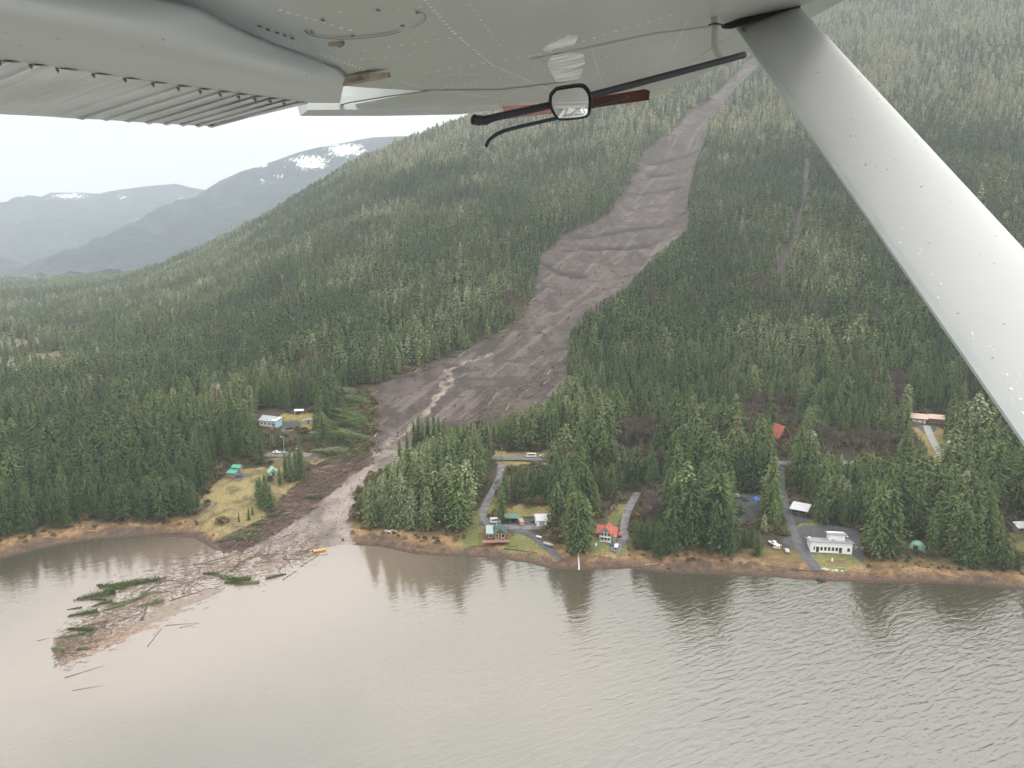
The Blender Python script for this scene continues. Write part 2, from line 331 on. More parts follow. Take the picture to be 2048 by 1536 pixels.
# ------------------------------------------------------------------ water
def build_water():
    m = bpy.data.materials.new("sea_water"); m.use_nodes = True; t = m.node_tree; b = t.nodes['Principled BSDF']
    def nd(s, **k):
        n = t.nodes.new(s)
        for a, v in k.items(): setattr(n, a, v)
        return n
    at = nd('ShaderNodeAttribute', attribute_name='silt'); mixn = nd('ShaderNodeMix', data_type='RGBA')
    g = nd('ShaderNodeNewGeometry')
    mixn.inputs[6].default_value = (.066, .060, .040, 1); mixn.inputs[7].default_value = (.215, .168, .130, 1)
    t.links.new(at.outputs['Fac'], mixn.inputs[0]); t.links.new(mixn.outputs[2], b.inputs['Base Color'])
    b.inputs['Roughness'].default_value = .06; b.inputs['IOR'].default_value = 2.6
    mp = nd('ShaderNodeMapping', vector_type='TEXTURE'); mp.inputs['Rotation'].default_value = (0, 0, math.radians(30)); mp.inputs['Scale'].default_value = (6.5, 2.0, 3); t.links.new(g.outputs['Position'], mp.inputs[0])
    n1 = nd('ShaderNodeTexNoise'); n1.inputs['Scale'].default_value = 1.0; n1.inputs['Detail'].default_value = 3; n1.inputs['Roughness'].default_value = .5; n1.inputs['Distortion'].default_value = .6; t.links.new(mp.outputs[0], n1.inputs[0])
    mp2 = nd('ShaderNodeMapping', vector_type='TEXTURE'); mp2.inputs['Rotation'].default_value = (0, 0, math.radians(14)); mp2.inputs['Scale'].default_value = (2.2, .8, 1); t.links.new(g.outputs['Position'], mp2.inputs[0])
    n2 = nd('ShaderNodeTexNoise'); n2.inputs['Scale'].default_value = 1.0; n2.inputs['Detail'].default_value = 2; t.links.new(mp2.outputs[0], n2.inputs[0])
    ad = nd('ShaderNodeMath', operation='MULTIPLY_ADD'); ad.inputs[1].default_value = .22; t.links.new(n2.outputs[0], ad.inputs[0]); t.links.new(n1.outputs[0], ad.inputs[2])
    aw = nd('ShaderNodeAttribute', attribute_name='chop'); bp = nd('ShaderNodeBump'); bp.inputs['Distance'].default_value = 1.0
    t.links.new(aw.outputs['Fac'], bp.inputs['Strength']); t.links.new(ad.outputs[0], bp.inputs['Height']); t.links.new(bp.outputs[0], b.inputs['Normal'])
    xs = np.concatenate([[-16000, -4000, -1500, -800], np.linspace(-500, 500, 401), [800, 1500, 4000, 16000]])
    ys = np.concatenate([[-6000, -1500, -300, 0], np.linspace(60, 480, 221), [700, 1500, 4000, 16000]])
    X, Y = np.meshgrid(xs, ys); X = X.ravel(); Y = Y.ravel(); px, py = proj(X, np.maximum(Y, 20), 0*X)
    pts = [tuple(Wt(a, b_)[:2]) for a, b_ in [(650,1100),(500,1150),(300,1220),(130,1310)]]
    nn = fbm(X/50, Y/50, 4, 77)
    def plume(pp, r):
        s = 0*X; n = 0
        for (a0, a1), (b0, b1) in zip(pp[:-1], pp[1:]):
            for f in np.linspace(0, 1, 6): s = s+np.exp(-((X+18*nn-a0-(b0-a0)*f)**2+(Y+18*nn-a1-(b1-a1)*f)**2)/r**2)
        return 1-np.exp(-s*.55)
    silt = plume(pts, 50)*.95
    pts2 = [tuple(Wt(a, b_)[:2]) for a, b_ in [(700,1130),(900,1250),(1050,1330)]]
    silt = 1-(1-silt)*(1-.35*plume(pts2, 45)); silt = np.clip(silt+.10*nn, .02, 1)
    chop = .22+.78*sstep(-60, 170, X+60*fbm(X/80, Y/80, 2, 71)+.35*(250-Y)*0)
    idx = np.arange(len(X)).reshape(len(ys), len(xs)); fc = np.stack([idx[:-1, :-1], idx[:-1, 1:], idx[1:, 1:], idx[1:, :-1]], -1).reshape(-1, 4)
    o = meshobj("water", np.stack([X, Y, 0*X], 1), fc, m)
    for nme, v in (('silt', silt), ('chop', chop*.42)):
        a = o.data.attributes.new(nme, 'FLOAT', 'POINT'); a.data.foreach_set('value', v.astype(np.float32))
    tag(o, kind='structure')
build_water()
# ------------------------------------------------------------------ distant mountains
def ridge(name, D, sky_px, depth, foot, seed, snow, snow_lo, amp, col=(.026, .038, .050)):  # col has the blue of the distant haze mixed into it
    ux = []; uz = []
    for px, py in sky_px:
        r = ray(px, py); t = D/r[1]; ux.append(r[0]*t); uz.append(H+r[2]*t)
    X = np.linspace(ux[0]-1200, ux[-1]+1500, 420); top = np.interp(X, ux, uz)
    rows = 110; V = []
    for j in range(rows):
        k = j/(rows-1); y = D-depth*(1-k)*1.0 if k < 1 else D
        s = k**1.15; Z = foot+(top-foot)*s
        Z = Z+amp*(fbm(X/(depth*.16), np.full_like(X, y)/(depth*.16), 5, seed))*min(1, 4*(1-k)+.12)
        V.append(np.stack([X, np.full_like(X, y), Z], 1))
    for k in (.3, .7, 1.0): V.append(np.stack([X, np.full_like(X, D+depth*k), foot+(top-foot)*(1-k)], 1))
    V = np.concatenate(V); R = rows+3; n = len(X); idx = np.arange(R*n).reshape(R, n)
    fc = np.stack([idx[:-1, :-1], idx[:-1, 1:], idx[1:, 1:], idx[1:, :-1]], -1).reshape(-1, 4)
    m = bpy.data.materials.new(name); m.use_nodes = True; t = m.node_tree; b = t.nodes['Principled BSDF']; b.inputs['Roughness'].default_value = .9; b.inputs['Specular IOR Level'].default_value = .1
    g = t.nodes.new('ShaderNodeNewGeometry'); n0 = t.nodes.new('ShaderNodeTexNoise'); n0.inputs['Scale'].default_value = .03; n0.inputs['Detail'].default_value = 5; t.links.new(g.outputs['Position'], n0.inputs[0])
    mxn = t.nodes.new('ShaderNodeMix'); mxn.data_type = 'RGBA'; mxn.inputs[6].default_value = (*col, 1); mxn.inputs[7].default_value = (col[0]*2.4, col[1]*2, col[2]*1.8, 1); t.links.new(n0.outputs[0], mxn.inputs[0])
    at = t.nodes.new('ShaderNodeAttribute'); at.attribute_name = 'snow'; n2 = t.nodes.new('ShaderNodeTexNoise'); n2.inputs['Scale'].default_value = .034; n2.inputs['Detail'].default_value = 8; n2.inputs['Roughness'].default_value = .68
    mpn = t.nodes.new('ShaderNodeMapping'); mpn.inputs['Scale'].default_value = (1.5, 1, .5); mpn.inputs['Rotation'].default_value = (0, .7, 0); t.links.new(g.outputs['Position'], mpn.inputs[0]); t.links.new(mpn.outputs[0], n2.inputs[0])
    mu = t.nodes.new('ShaderNodeMath'); mu.operation = 'MULTIPLY_ADD'; mu.inputs[1].default_value = .42; t.links.new(at.outputs['Fac'], mu.inputs[0]); t.links.new(n2.outputs[0], mu.inputs[2])
    mr = t.nodes.new('ShaderNodeMapRange'); mr.inputs[1].default_value = .845; mr.inputs[2].default_value = .87; t.links.new(mu.outputs[0], mr.inputs[0])
    m2 = t.nodes.new('ShaderNodeMix'); m2.data_type = 'RGBA'; m2.inputs[7].default_value = (.8, .82, .85, 1); t.links.new(mr.outputs[0], m2.inputs[0]); t.links.new(mxn.outputs[2], m2.inputs[6]); t.links.new(m2.outputs[2], b.inputs['Base Color'])
    o = meshobj(name, V, fc, m, smooth=True)
    px, py = proj(V[:, 0], V[:, 1], V[:, 2]); sn = np.zeros(len(V))
    for (x0, y0, rx, ry, a) in snow: sn = np.maximum(sn, a*np.exp(-((px-x0)/rx)**2-((py-y0)/ry)**2))
    a = o.data.attributes.new('snow', 'FLOAT', 'POINT'); a.data.foreach_set('value', sn.astype(np.float32))
    return tag(o, kind='structure')
ridge("mountains", 7600, [(-500,640),(-200,540),(0,445),(50,415),(100,385),(160,384),(200,386),(290,372),(350,367),(410,378),(460,392),(560,420),(700,470)], 2600, -20, 3,
      [(140,392,60,10,.95),(245,395,25,8,.8),(280,445,30,18,.85),(330,422,35,8,.8),(362,400,12,12,.9),(165,450,20,8,.5)], 0, 190)
ridge("far_mountain", 5500, [(250,520),(330,450),(400,385),(440,360),(480,345),(530,328),(580,312),(640,296),(700,284),(760,276),(900,262),(1100,250)], 1900, -20, 11,
      [(520,330,28,8,1),(555,350,22,12,.8),(525,360,10,14,.8),(620,325,60,22,1.1),(690,300,60,20,1.1),(580,385,60,10,.55)], 0, 130)
# ------------------------------------------------------------------ trees
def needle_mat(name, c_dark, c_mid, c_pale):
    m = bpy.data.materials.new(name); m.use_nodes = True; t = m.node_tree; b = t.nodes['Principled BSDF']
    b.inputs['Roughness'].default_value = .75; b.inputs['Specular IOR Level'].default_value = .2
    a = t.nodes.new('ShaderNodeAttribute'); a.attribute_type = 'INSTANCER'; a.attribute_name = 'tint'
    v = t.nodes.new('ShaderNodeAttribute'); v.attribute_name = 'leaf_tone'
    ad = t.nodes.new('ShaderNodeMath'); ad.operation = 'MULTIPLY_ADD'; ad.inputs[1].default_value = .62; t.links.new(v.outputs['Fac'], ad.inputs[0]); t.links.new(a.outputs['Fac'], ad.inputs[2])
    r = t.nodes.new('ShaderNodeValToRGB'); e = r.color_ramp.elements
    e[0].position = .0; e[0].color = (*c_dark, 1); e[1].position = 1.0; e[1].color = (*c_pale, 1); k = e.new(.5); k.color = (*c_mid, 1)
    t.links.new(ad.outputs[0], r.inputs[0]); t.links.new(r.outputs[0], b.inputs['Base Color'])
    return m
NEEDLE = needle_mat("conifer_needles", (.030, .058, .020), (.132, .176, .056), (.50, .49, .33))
SNAGC = needle_mat("brown_needles", (.09, .07, .045), (.19, .15, .09), (.36, .31, .22))
BARK = mat("bark", (.11, .085, .065), .9, noise=.4, nscale=2)
DEADBARK = mat("pale_bark", (.26, .23, .19), .9, noise=.4, nscale=2)
TWIG = mat("alder_twigs", (.135, .098, .075), .9, noise=.4, nscale=.5)
def tube(V, Fc, p0, p1, r0, r1, n=5):
    p0 = Vector(p0); p1 = Vector(p1); d = (p1-p0).normalized(); a = d.orthogonal().normalized(); b = d.cross(a); i = len(V)
    for p, r in ((p0, r0), (p1, r1)):
        for k in range(n):
            t = 2*math.pi*k/n; V.append(tuple(p+a*(r*math.cos(t))+b*(r*math.sin(t))))
    for k in range(n): Fc.append((i+k, i+(k+1) % n, i+n+(k+1) % n, i+n+k))
    Fc.append(tuple(range(i+n, i+2*n)))
def trunk_geo(h, r, rng, kink=.0, n=6):
    V, Fc = [], []; pts = []; x = y = 0
    for k in range(6):
        pts.append((x, y, h*k/5)); x += rng.uniform(-kink, kink); y += rng.uniform(-kink, kink)
    pts[0] = (0, 0, -1.5)
    for k in range(5): tube(V, Fc, pts[k], pts[k+1], r*(1-k/5)**.9+.03, r*(1-(k+1)/5)**.9+.02, n)
    return V, Fc, pts
def crown_geo(seed, h, nlev, nb, leaf, width, base=.10, shape=.85, droop=.35, gaps=.12, seg=3, ragged=.35):
    """conifer crown: whorls of drooping boughs, each a row of small leaf faces"""
    rng = random.Random(seed); V, Fc, tone = [], [], []
    lop = rng.uniform(0, 6.28); lopa = rng.uniform(.05, .25)
    for i in range(nlev):
        t = (i+rng.random()*.8)/nlev; z = h*(base+(1-base)*t)
        R = width*((1-t)**shape)*(1-.35*max(0, .25-t)/.25)*(1+ragged*rng.uniform(-1, .7))+.12
        n = max(3, int(nb*(.45+.55*(1-t)))); a0 = rng.random()*6.28
        for k in range(n):
            if rng.random() < gaps: continue
            az = a0+6.283*k/n+rng.uniform(-.3, .3); rr = R*(1+rng.uniform(-.4, .25))*(1+lopa*math.cos(az-lop))
            ca, sa = math.cos(az), math.sin(az); br = rng.random()
            for s in range(seg):
                f = (s+.55+rng.uniform(-.2, .2))/seg; x = rr*f; zz = z-droop*rr*f*f*1.1+rng.uniform(-.12, .12)*leaf+(.15*rr*f)
                w = leaf*(1.15-.5*f)*rng.uniform(.7, 1.25); l = leaf*rng.uniform(.8, 1.35)
                cx, cy_ = ca*x, sa*x; j = rng.uniform(-.5, .5)
                ca2, sa2 = math.cos(az+j), math.sin(az+j); tz = rng.uniform(-.55, .1)*l; tw = rng.uniform(-.45, .45)*w
                b0 = len(V)
                V += [(cx-ca2*l*.5, cy_-sa2*l*.5, zz-tz*.5+.1*l), (cx-sa2*w*.5, cy_+ca2*w*.5, zz+tw-.1*w), (cx+ca2*l*.7, cy_+sa2*l*.7, zz+tz), (cx+sa2*w*.5, cy_-ca2*w*.5, zz-tw-.1*w)]
                Fc.append((b0, b0+1, b0+2)); Fc.append((b0, b0+2, b0+3))
                c = .30*f+.30*br+.25*rng.random()+.15*t  # paler to bough tips and crown top: light and inner shade painted in
                tone += [c]*4
    b0 = len(V); k = 5                                        # leader
    for s in range(6):
        a = s*1.05; V += [(0, 0, h*1.02), (math.cos(a)*leaf*.35, math.sin(a)*leaf*.35, h*.955), (math.cos(a+.8)*leaf*.35, math.sin(a+.8)*leaf*.35, h*.95)]; Fc.append((len(V)-3, len(V)-2, len(V)-1)); tone += [.7]*3
    return V, Fc, tone
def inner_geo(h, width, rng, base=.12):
    """inner mass that closes the crown, coloured dark for the shade inside"""
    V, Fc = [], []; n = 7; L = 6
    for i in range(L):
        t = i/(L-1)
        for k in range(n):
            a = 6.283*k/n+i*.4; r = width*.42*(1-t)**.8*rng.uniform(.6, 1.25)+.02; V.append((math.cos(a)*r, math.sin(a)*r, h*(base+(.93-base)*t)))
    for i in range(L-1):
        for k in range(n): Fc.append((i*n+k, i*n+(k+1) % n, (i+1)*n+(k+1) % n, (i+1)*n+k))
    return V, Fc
def put_tone(me, tone):
    a = me.attributes.new('leaf_tone', 'FLOAT', 'POINT'); a.data.foreach_set('value', np.asarray(tone, np.float32))
def make_conifer_meshes(seed, h, nlev, nb, leaf, width, **kw):
    rng = random.Random(seed+999)
    V, Fc, tone = crown_geo(seed, h, nlev, nb, leaf, width, **kw)
    Vi, Fi = inner_geo(h, width, rng, kw.get('base', .1)+.02); o = len(V); V += Vi; Fc += [tuple(q+o for q in f) for f in Fi]; tone += [.05]*len(Vi)  # low tone paints the shade inside the crown
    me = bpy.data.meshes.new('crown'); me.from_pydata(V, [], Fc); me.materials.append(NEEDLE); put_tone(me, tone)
    Vt, Ft, _ = trunk_geo(h*.97, h*.014+.06, rng); mt = bpy.data.meshes.new('trunk'); mt.from_pydata(Vt, [], Ft); mt.materials.append(BARK)
    return me, mt
NEAR = [make_conifer_meshes(s, 20, nl, nb, lf, wd, shape=sh, base=bs, gaps=gp, seg=4, droop=dr) for s, nl, nb, lf, wd, sh, bs, gp, dr in
        [(1,50,13,.56,3.7,.75,.04,.12,.35),(2,46,13,.60,4.3,.62,.07,.16,.3),(3,52,12,.52,3.1,.7,.05,.12,.42),(4,40,12,.66,4.5,.5,.10,.26,.3),(5,48,13,.56,3.6,.8,.03,.1,.45),(6,38,11,.62,3.3,.5,.16,.34,.35),(7,50,13,.55,4.0,.68,.05,.14,.3),(8,42,12,.62,3.9,.58,.08,.22,.4)]]
SNAG = make_conifer_meshes(61, 20, 16, 6, .7, 2.2, shape=.7, base=.2, gaps=.5, seg=3, droop=.3); SNAG[0].materials[0] = SNAGC
FAR = [make_conifer_meshes(20+s, 20, nl, nb, lf, wd, shape=sh, base=bs, gaps=gp, seg=3, droop=.35) for s, nl, nb, lf, wd, sh, bs, gp in
        [(1,19,8,1.25,3.4,.85,.08,.1),(2,18,8,1.35,3.9,.75,.1,.15),(3,21,8,1.15,2.9,.85,.1,.1),(4,17,8,1.3,3.3,.65,.15,.2),(5,20,8,1.2,3.1,.95,.06,.1),(6,16,7,1.3,2.8,.7,.2,.3)]]
def alder_meshes(seed, h, sparse=1.0):
    """bare broadleaf: several stems that fork into a haze of twigs"""
    rng = random.Random(seed); Vt, Ft, Vc, Fc = [], [], [], []
    def grow(p, d, L, r, lev):
        q = p+d*L
        (tube(Vt, Ft, p, q, r, r*.65, 5) if lev < 2 else tube(Vc, Fc, p, q, r, r*.5, 3))
        if lev >= 5: return
        for k in range(3 if lev < 4 else 4):
            a = rng.random()*6.28; sp = rng.uniform(.3, .75); s = Vector((math.cos(a)*sp, math.sin(a)*sp, .25)); nd_ = (d+s).normalized()
            grow(p+d*L*rng.uniform(.6, 1), nd_, L*rng.uniform(.55, .8), max(r*.6, .035), lev+1)
    for s in range(2):
        a = rng.random()*6.28; grow(Vector((math.cos(a)*.4, math.sin(a)*.4, -.8)), Vector((math.cos(a)*.15, math.sin(a)*.15, 1)).normalized(), h*.42, h*.013, 0)
    mc = bpy.data.meshes.new('crown'); mc.from_pydata([tuple(v) for v in Vc], [], Fc); mc.materials.append(TWIG)
    mt = bpy.data.meshes.new('trunk'); mt.from_pydata([tuple(v) for v in Vt], [], Ft); mt.materials.append(DEADBARK)
    return mc, mt
ALD = [alder_meshes(70+i, 12) for i in range(3)]
def joined(name, pair, mats_):
    a, b = pair; V = [tuple(v.co) for v in a.vertices]; n = len(V); Fc = [tuple(p.vertices) for p in a.polygons]; k = len(Fc)
    V += [tuple(v.co) for v in b.vertices]; Fc += [tuple(q+n for q in p.vertices) for p in b.polygons]
    me = bpy.data.meshes.new(name); me.from_pydata(V, [], Fc)
    for m in mats_: me.materials.append(m)
    me.polygons.foreach_set('material_index', np.array([0]*k+[1]*(len(Fc)-k), np.int32))
    if 'leaf_tone' in a.attributes:
        t = np.zeros(n, np.float32); a.attributes['leaf_tone'].data.foreach_get('value', t); put_tone(me, list(t)+[.05]*(len(V)-n))
    return bpy.data.objects.new(name, me)
proto_col = bpy.data.collections.new("tree_kinds")
for i, p in enumerate(NEAR): proto_col.objects.link(joined('a_conifer_%02d' % i, p, [NEEDLE, BARK]))
for i, p in enumerate(FAR): proto_col.objects.link(joined('b_conifer_%02d' % i, p, [NEEDLE, BARK]))
for i, p in enumerate(ALD): proto_col.objects.link(joined('c_alder_%02d' % i, p, [TWIG, DEADBARK]))
NN, NF, NA = len(NEAR), len(FAR), len(ALD)
# where trees stand ------------------------------------------------
alder_px = [[(1636,866),(1800,870),(1805,912),(1636,905)], [(1228,846),(1312,846),(1312,895),(1228,895)], [(1092,1036),(1135,1030),(1165,1112),(1100,1112)], [(1288,985),(1322,985),(1322,1018),(1288,1018)],
            [(978,984),(1018,984),(1018,1012),(998,1012)], [(1780,760),(1812,760),(1812,808),(1780,808)], [(1470,800),(1530,795),(1545,830),(1500,835)], [(1255,1000),(1320,1000),(1330,1040),(1270,1040)],
            [(905,1040),(930,1040),(930,1085),(900,1085)], [(1990,1000),(2040,1000),(2040,1040),(1990,1040)], [(1545,800),(1600,800),(1610,860),(1560,860)]]
CLEAR = [slide_px]+[v for k, v in clear_px.items() if k not in ('mudhouse', 'scrub', 'bog_c', 'bog_a', 'bog_b')]
pole_px = [(slide_px)]
def scatter():
    rng = np.random.default_rng(7); P = []
    for y0, y1, sp in ((290, 560, 6.9), (560, 900, 7.7), (900, 1500, 9.0), (1500, 3400, 11.0)):
        xs = np.arange(-.80*y1, .86*y1, sp); ys = np.arange(y0, y1, sp*.9); X, Y = np.meshgrid(xs, ys); X[::2] += sp/2
        X = X+rng.uniform(-.42, .42, X.shape)*sp; Y = Y+rng.uniform(-.42, .42, X.shape)*sp; k = (np.abs(X/Y) < (.86 if y0 < 560 else .80))
        P.append(np.stack([X[k], Y[k]], 1))
    P = np.concatenate(P); X, Y = P[:, 0], P[:, 1]; z0, y = base_z(X, Y)
    n1 = fbm(X/60, Y/60, 3, 90); n2 = fbm(X/18, Y/18, 3, 91)
    keep = y > 15+5*n2+5*n1
    # height of the stand
    h = np.where(y < 150, 27+7*n1, np.where(y < 420, 19+4*n1, 19+5*n1)); h = h+(y > 600)*2+rng.normal(0, 1, len(X))*np.where(y < 150, 5, 3.6)+sstep(900, 1700, y)*4+5*n2*(y > 150)
    px, py = proj(X, Y, z0); h = np.where((y < 40), h*.86, h); h = np.clip(h, 8, 42)
    big = [(1330,1440,1060,1130,8),(1740,1800,1080,1160,9),(1900,2040,1080,1170,9),(1150,1175,1070,1130,-2),(720,900,1000,1100,-1),(1480,1580,1030,1120,-9),(480,700,940,1100,-9),(1180,1260,940,1010,-4),(1570,1730,980,1060,-6)]
    for a, b, c, d, e in big: h = h+e*((px > a)&(px < b)&(py > c)&(py < d))
    h = np.clip(h, 7, 42)
    def fits(X, Y, z0, h, sm):                              # does the crown leave the open ground in view?
        k = np.ones(len(X), bool)
        for f in (.0, .2, .4, .6, .8, 1.0):
            qx, qy = proj(X, Y, z0+h*f)
            for w_ in (-.7, .7):
                wx = w_*F*h*.13*(1.05-f)/Y
                for c in CLEAR: k &= ~inpoly(qx+wx, qy, c)
        return k
    qx, qy = proj(X, Y, z0+h*.3); alf = np.zeros(len(X), bool)
    for c in alder_px: alf |= inpoly(qx, qy, c)
    thin = rng.random(len(X)) < .8
    BG = [clear_px['bog_a'], clear_px['bog_b']]
    _f0 = fits
    def fits(X, Y, z0, h, idx):
        k = _f0(X, Y, z0, h, 0); a_ = alf[idx]; tn = thin[idx]
        for f in (.35, .6, .9):
            qx, qy = proj(X, Y, z0+h*f)
            for c in alder_px: k &= ~(inpoly(qx, qy, c) & ~a_)
            for c in BG: k &= ~(inpoly(qx, qy, c) & tn)
        return k
    ok = fits(X, Y, z0, h, np.arange(len(X)))
    for sc_ in (.8, .62, .45, .3):
        b_ = np.nonzero(~ok & keep)[0]; hh = h[b_]*sc_; q = fits(X[b_], Y[b_], z0[b_], hh, b_); h[b_[q]] = hh[q]; ok[b_[q]] = True
    keep &= ok
    for q in BOG: keep &= ~(inpoly(X, Y, q) & (rng.random(len(X)) < .8))
    for rd in ROADS.values(): keep &= segdist(X, Y, rd) > 6.5
    for s_ in SITES: keep &= np.hypot(X-s_[0], Y-s_[1]-3) > 8
    keep &= ~inpoly(X, Y, SLIDE)
    for q in list(GR.values())+list(GV.values()): keep &= ~inpoly(X, Y, q)
    if len(GULLY) > 1: keep &= segdist(X, Y, GULLY) > 4.5+3*n2
    al = alf.copy()
    al |= (y > 60) & (y < 500) & (fbm(X/30, Y/30, 2, 95) > .55)
    keep &= (qx > -260) & (qx < 2330) & (qy > -260)
    keep &= ~(al & (rng.random(len(X)) < .25))
    # stands near the highway leave the carriageway open
    X, Y, z0, y, h, al, n1, n2 = [a[keep] for a in (X, Y, z0, y, h, al, n1, n2)]
    # greens: dark second growth below, paler and frosted old growth up high
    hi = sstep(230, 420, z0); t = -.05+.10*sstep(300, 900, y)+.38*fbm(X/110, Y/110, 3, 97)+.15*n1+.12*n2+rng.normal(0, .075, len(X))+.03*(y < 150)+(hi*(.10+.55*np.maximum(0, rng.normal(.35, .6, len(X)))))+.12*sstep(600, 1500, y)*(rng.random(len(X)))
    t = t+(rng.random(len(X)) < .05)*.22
    h = np.where(al, np.minimum(h, h*.45+5), h)
    # the dark group standing before the mud fan
    mx_ = [(522,1012,17),(532,1018,20),(541,1022,15),(515,1002,13),(572,962,17),(581,966,21),(592,960,18),(601,952,22),(606,958,16),(560,972,12),(478,1044,6),(498,1040,7),(505,1030,5),(630,880,18),(645,885,20),(655,890,17),(828,906,22),(838,900,23),(846,908,21),(856,899,22),(868,905,25),(878,899,22),(888,908,23),(815,925,20),(800,935,18),(900,915,19),(1003,1050,22),(1190,1030,18),(1143,1100,30),(1156,1104,32),(1168,1106,28),(1150,1092,28)]
    for a, b_, hh in mx_:
        p_ = hit(a, b_, bz)
        X, Y, z0, y = np.append(X, p_[0]), np.append(Y, p_[1]), np.append(z0, bz(p_[0], p_[1])), np.append(y, 60); h = np.append(h, hh); al = np.append(al, False); t = np.append(t, .02)
    zt = ground_z(X, Y)
    return X, Y, zt, y, h, al, np.clip(t, -.2, .75)
TX, TYY, TZ, TI, TH, TA, TT = scatter()
print('trees', len(TX))
rngt = np.random.default_rng(11)
near_mask = TYY < 620
pid = np.where(near_mask, rngt.integers(0, NN, len(TX)), NN+rngt.integers(0, NF, len(TX))); pid = np.where(TA, NN+NF+rngt.integers(0, NA, len(TX)), pid); pid = np.where((~TA) & (rngt.random(len(TX)) < .035+.05*(TI > 500)) & (TI > 60), NN+NF+NA+3, pid)
scl = TH/np.where(TA, 12.5, 20.0); rot = rngt.uniform(0, 6.28, len(TX)); wid = rngt.uniform(.9, 1.65, len(TX))*np.where(TI < 150, 1.0, 1.0)
# the 300 that show largest stand as trees of their own
bx, by = proj(TX, TYY, TZ); sz = F*TH/TYY; inv = (bx > 4) & (bx < 2044)
front = np.zeros(len(TX)); order_all = np.argsort(TYY)
colh = np.full(2048, 1e9)                                     # highest crown top so far, near to far, per picture column
tx_, ty_ = proj(TX, TYY, TZ+TH)
for i in order_all[:6000]:
    if not inv[i]: continue
    a = int(max(0, bx[i]-8)); b_ = int(min(2047, bx[i]+8)); vis = max(0, min(colh[a:b_+1].mean(), by[i])-ty_[i]); front[i] = vis
    colh[a:b_+1] = np.minimum(colh[a:b_+1], ty_[i]+4)
score = np.where(TA, 0, front*sz**.5); pick = np.argsort(-score)[:290]
picka = [i for i in np.argsort(-np.where(TA, front*sz, 0))[:46]]
solo = np.zeros(len(TX), bool); solo[pick] = True; solo[picka] = True
ORD = ["first","second","third","fourth","fifth","sixth","seventh","eighth","ninth","tenth","eleventh","twelfth","thirteenth","fourteenth","fifteenth","sixteenth","seventeenth","eighteenth","nineteenth","twentieth"]
def ordinal(n):
    if n < 20: return ORD[n]
    t, o = divmod(n+1, 10); tens = {2:"twenty",3:"thirty",4:"forty",5:"fifty",6:"sixty",7:"seventy"}
    return (tens[t]+"-"+ORD[o-1]) if o else tens[t][:-1]+"ieth"
groves = [(-50, 150, "left end of the brown cove"), (150, 290, "middle of the brown cove shore"), (290, 430, "cove shore beside the yellow clearing"), (430, 700, "edge of the yellow clearing"), (700, 815, "point right of the slide mouth"), (815, 935, "shore left of the green-roofed house"),
          (935, 1090, "woods behind the green-roofed house"), (1090, 1185, "grove between green-roofed and red-roofed houses"), (1185, 1262, "woods behind the red-roofed house"), (1262, 1370, "grove just right of the red-roofed house"), (1370, 1500, "grove left of the gravel lot"), (1500, 1575, "strip beside the paved drive"),
          (1575, 1730, "woods behind the white building"), (1730, 1830, "grove right of the white building"), (1830, 1940, "grove around the green shelter"), (1940, 2100, "right end of the shore")]
buckets = {}
for i in list(pick)+list(picka):
    for gi, (a, b_, nme) in enumerate(groves):
        if a <= bx[i] < b_:
            row = 0 if TI[i] < 55 else (1 if TI[i] < 130 else 2); alb = bool(TA[i]); buckets.setdefault((gi, row, alb), []).append(i); break
rows = ["front row", "middle rows", "back rows"]
for (gi, row, alb), lst in buckets.items():
    lst.sort(key=lambda i: bx[i]); nme = groves[gi][2]
    for n, i in enumerate(lst):
        tn = "olive" if TT[i] > .22 else ("dark" if TT[i] < .04 else "green"); sh = "tall" if TH[i] > 30 else ("short" if TH[i] < 20 else "mid-sized")
        if alb: lab = "bare alder, %s from left, %s, %s" % (ordinal(n), rows[row].split()[0], nme); t = thing('alder_tree', lab, 'tree', (TX[i], TYY[i], TZ[i]), 0, 'bare alders along the shore'); ms = ALD[pid[i]-NN-NF]
        elif pid[i] == NN+NF+NA+3: lab = "dead conifer, %s from left, %s, %s" % (ordinal(n), rows[row], nme); t = thing('dead_conifer', lab, 'tree', (TX[i], TYY[i], TZ[i]), 0, 'conifers along the shore'); ms = SNAG
        else: lab = "%s %s conifer, %s from left in %s, %s" % (sh, tn, ordinal(n), rows[row], nme); t = thing('conifer_tree', lab, 'tree', (TX[i], TYY[i], TZ[i]), 0, 'conifers along the shore'); ms = NEAR[pid[i] % NN]
        t.rotation_euler = (0, 0, rot[i]); t.scale = (scl[i]*wid[i], scl[i]*wid[i], scl[i])
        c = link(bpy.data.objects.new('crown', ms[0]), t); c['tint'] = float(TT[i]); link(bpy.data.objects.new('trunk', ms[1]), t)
# the rest of the forest: one object of stuff, instanced by geometry nodes
# low growth: young trees and bushes at the wood's edge
def shrub_mesh(seed):
    rng = random.Random(seed); V, Fc, tone = [], [], []
    for k in range(170):
        a = rng.random()*6.28; e = rng.random()**.6; r = rng.uniform(.5, 1.0); x, y, z = math.cos(a)*r*math.cos(e*1.4), math.sin(a)*r*math.cos(e*1.4), math.sin(e*1.5)*r*1.1; s = rng.uniform(.14, .3); i = len(V)
        for _ in range(4): V.append((x+rng.uniform(-s, s), y+rng.uniform(-s, s), z+rng.uniform(-s, s)))
        Fc += [(i, i+1, i+2), (i, i+2, i+3)]; tone += [rng.random()*.8]*4
    me = bpy.data.meshes.new('shrub'); me.from_pydata(V, [], Fc); me.materials.append(SHRUBM); put_tone(me, tone); return bpy.data.objects.new('d_shrub_%d' % seed, me)
SHRUBM = needle_mat("shrub_leaves", (.05, .05, .022), (.13, .11, .05), (.30, .20, .10))
for i in range(3): proto_col.objects.link(shrub_mesh(i))
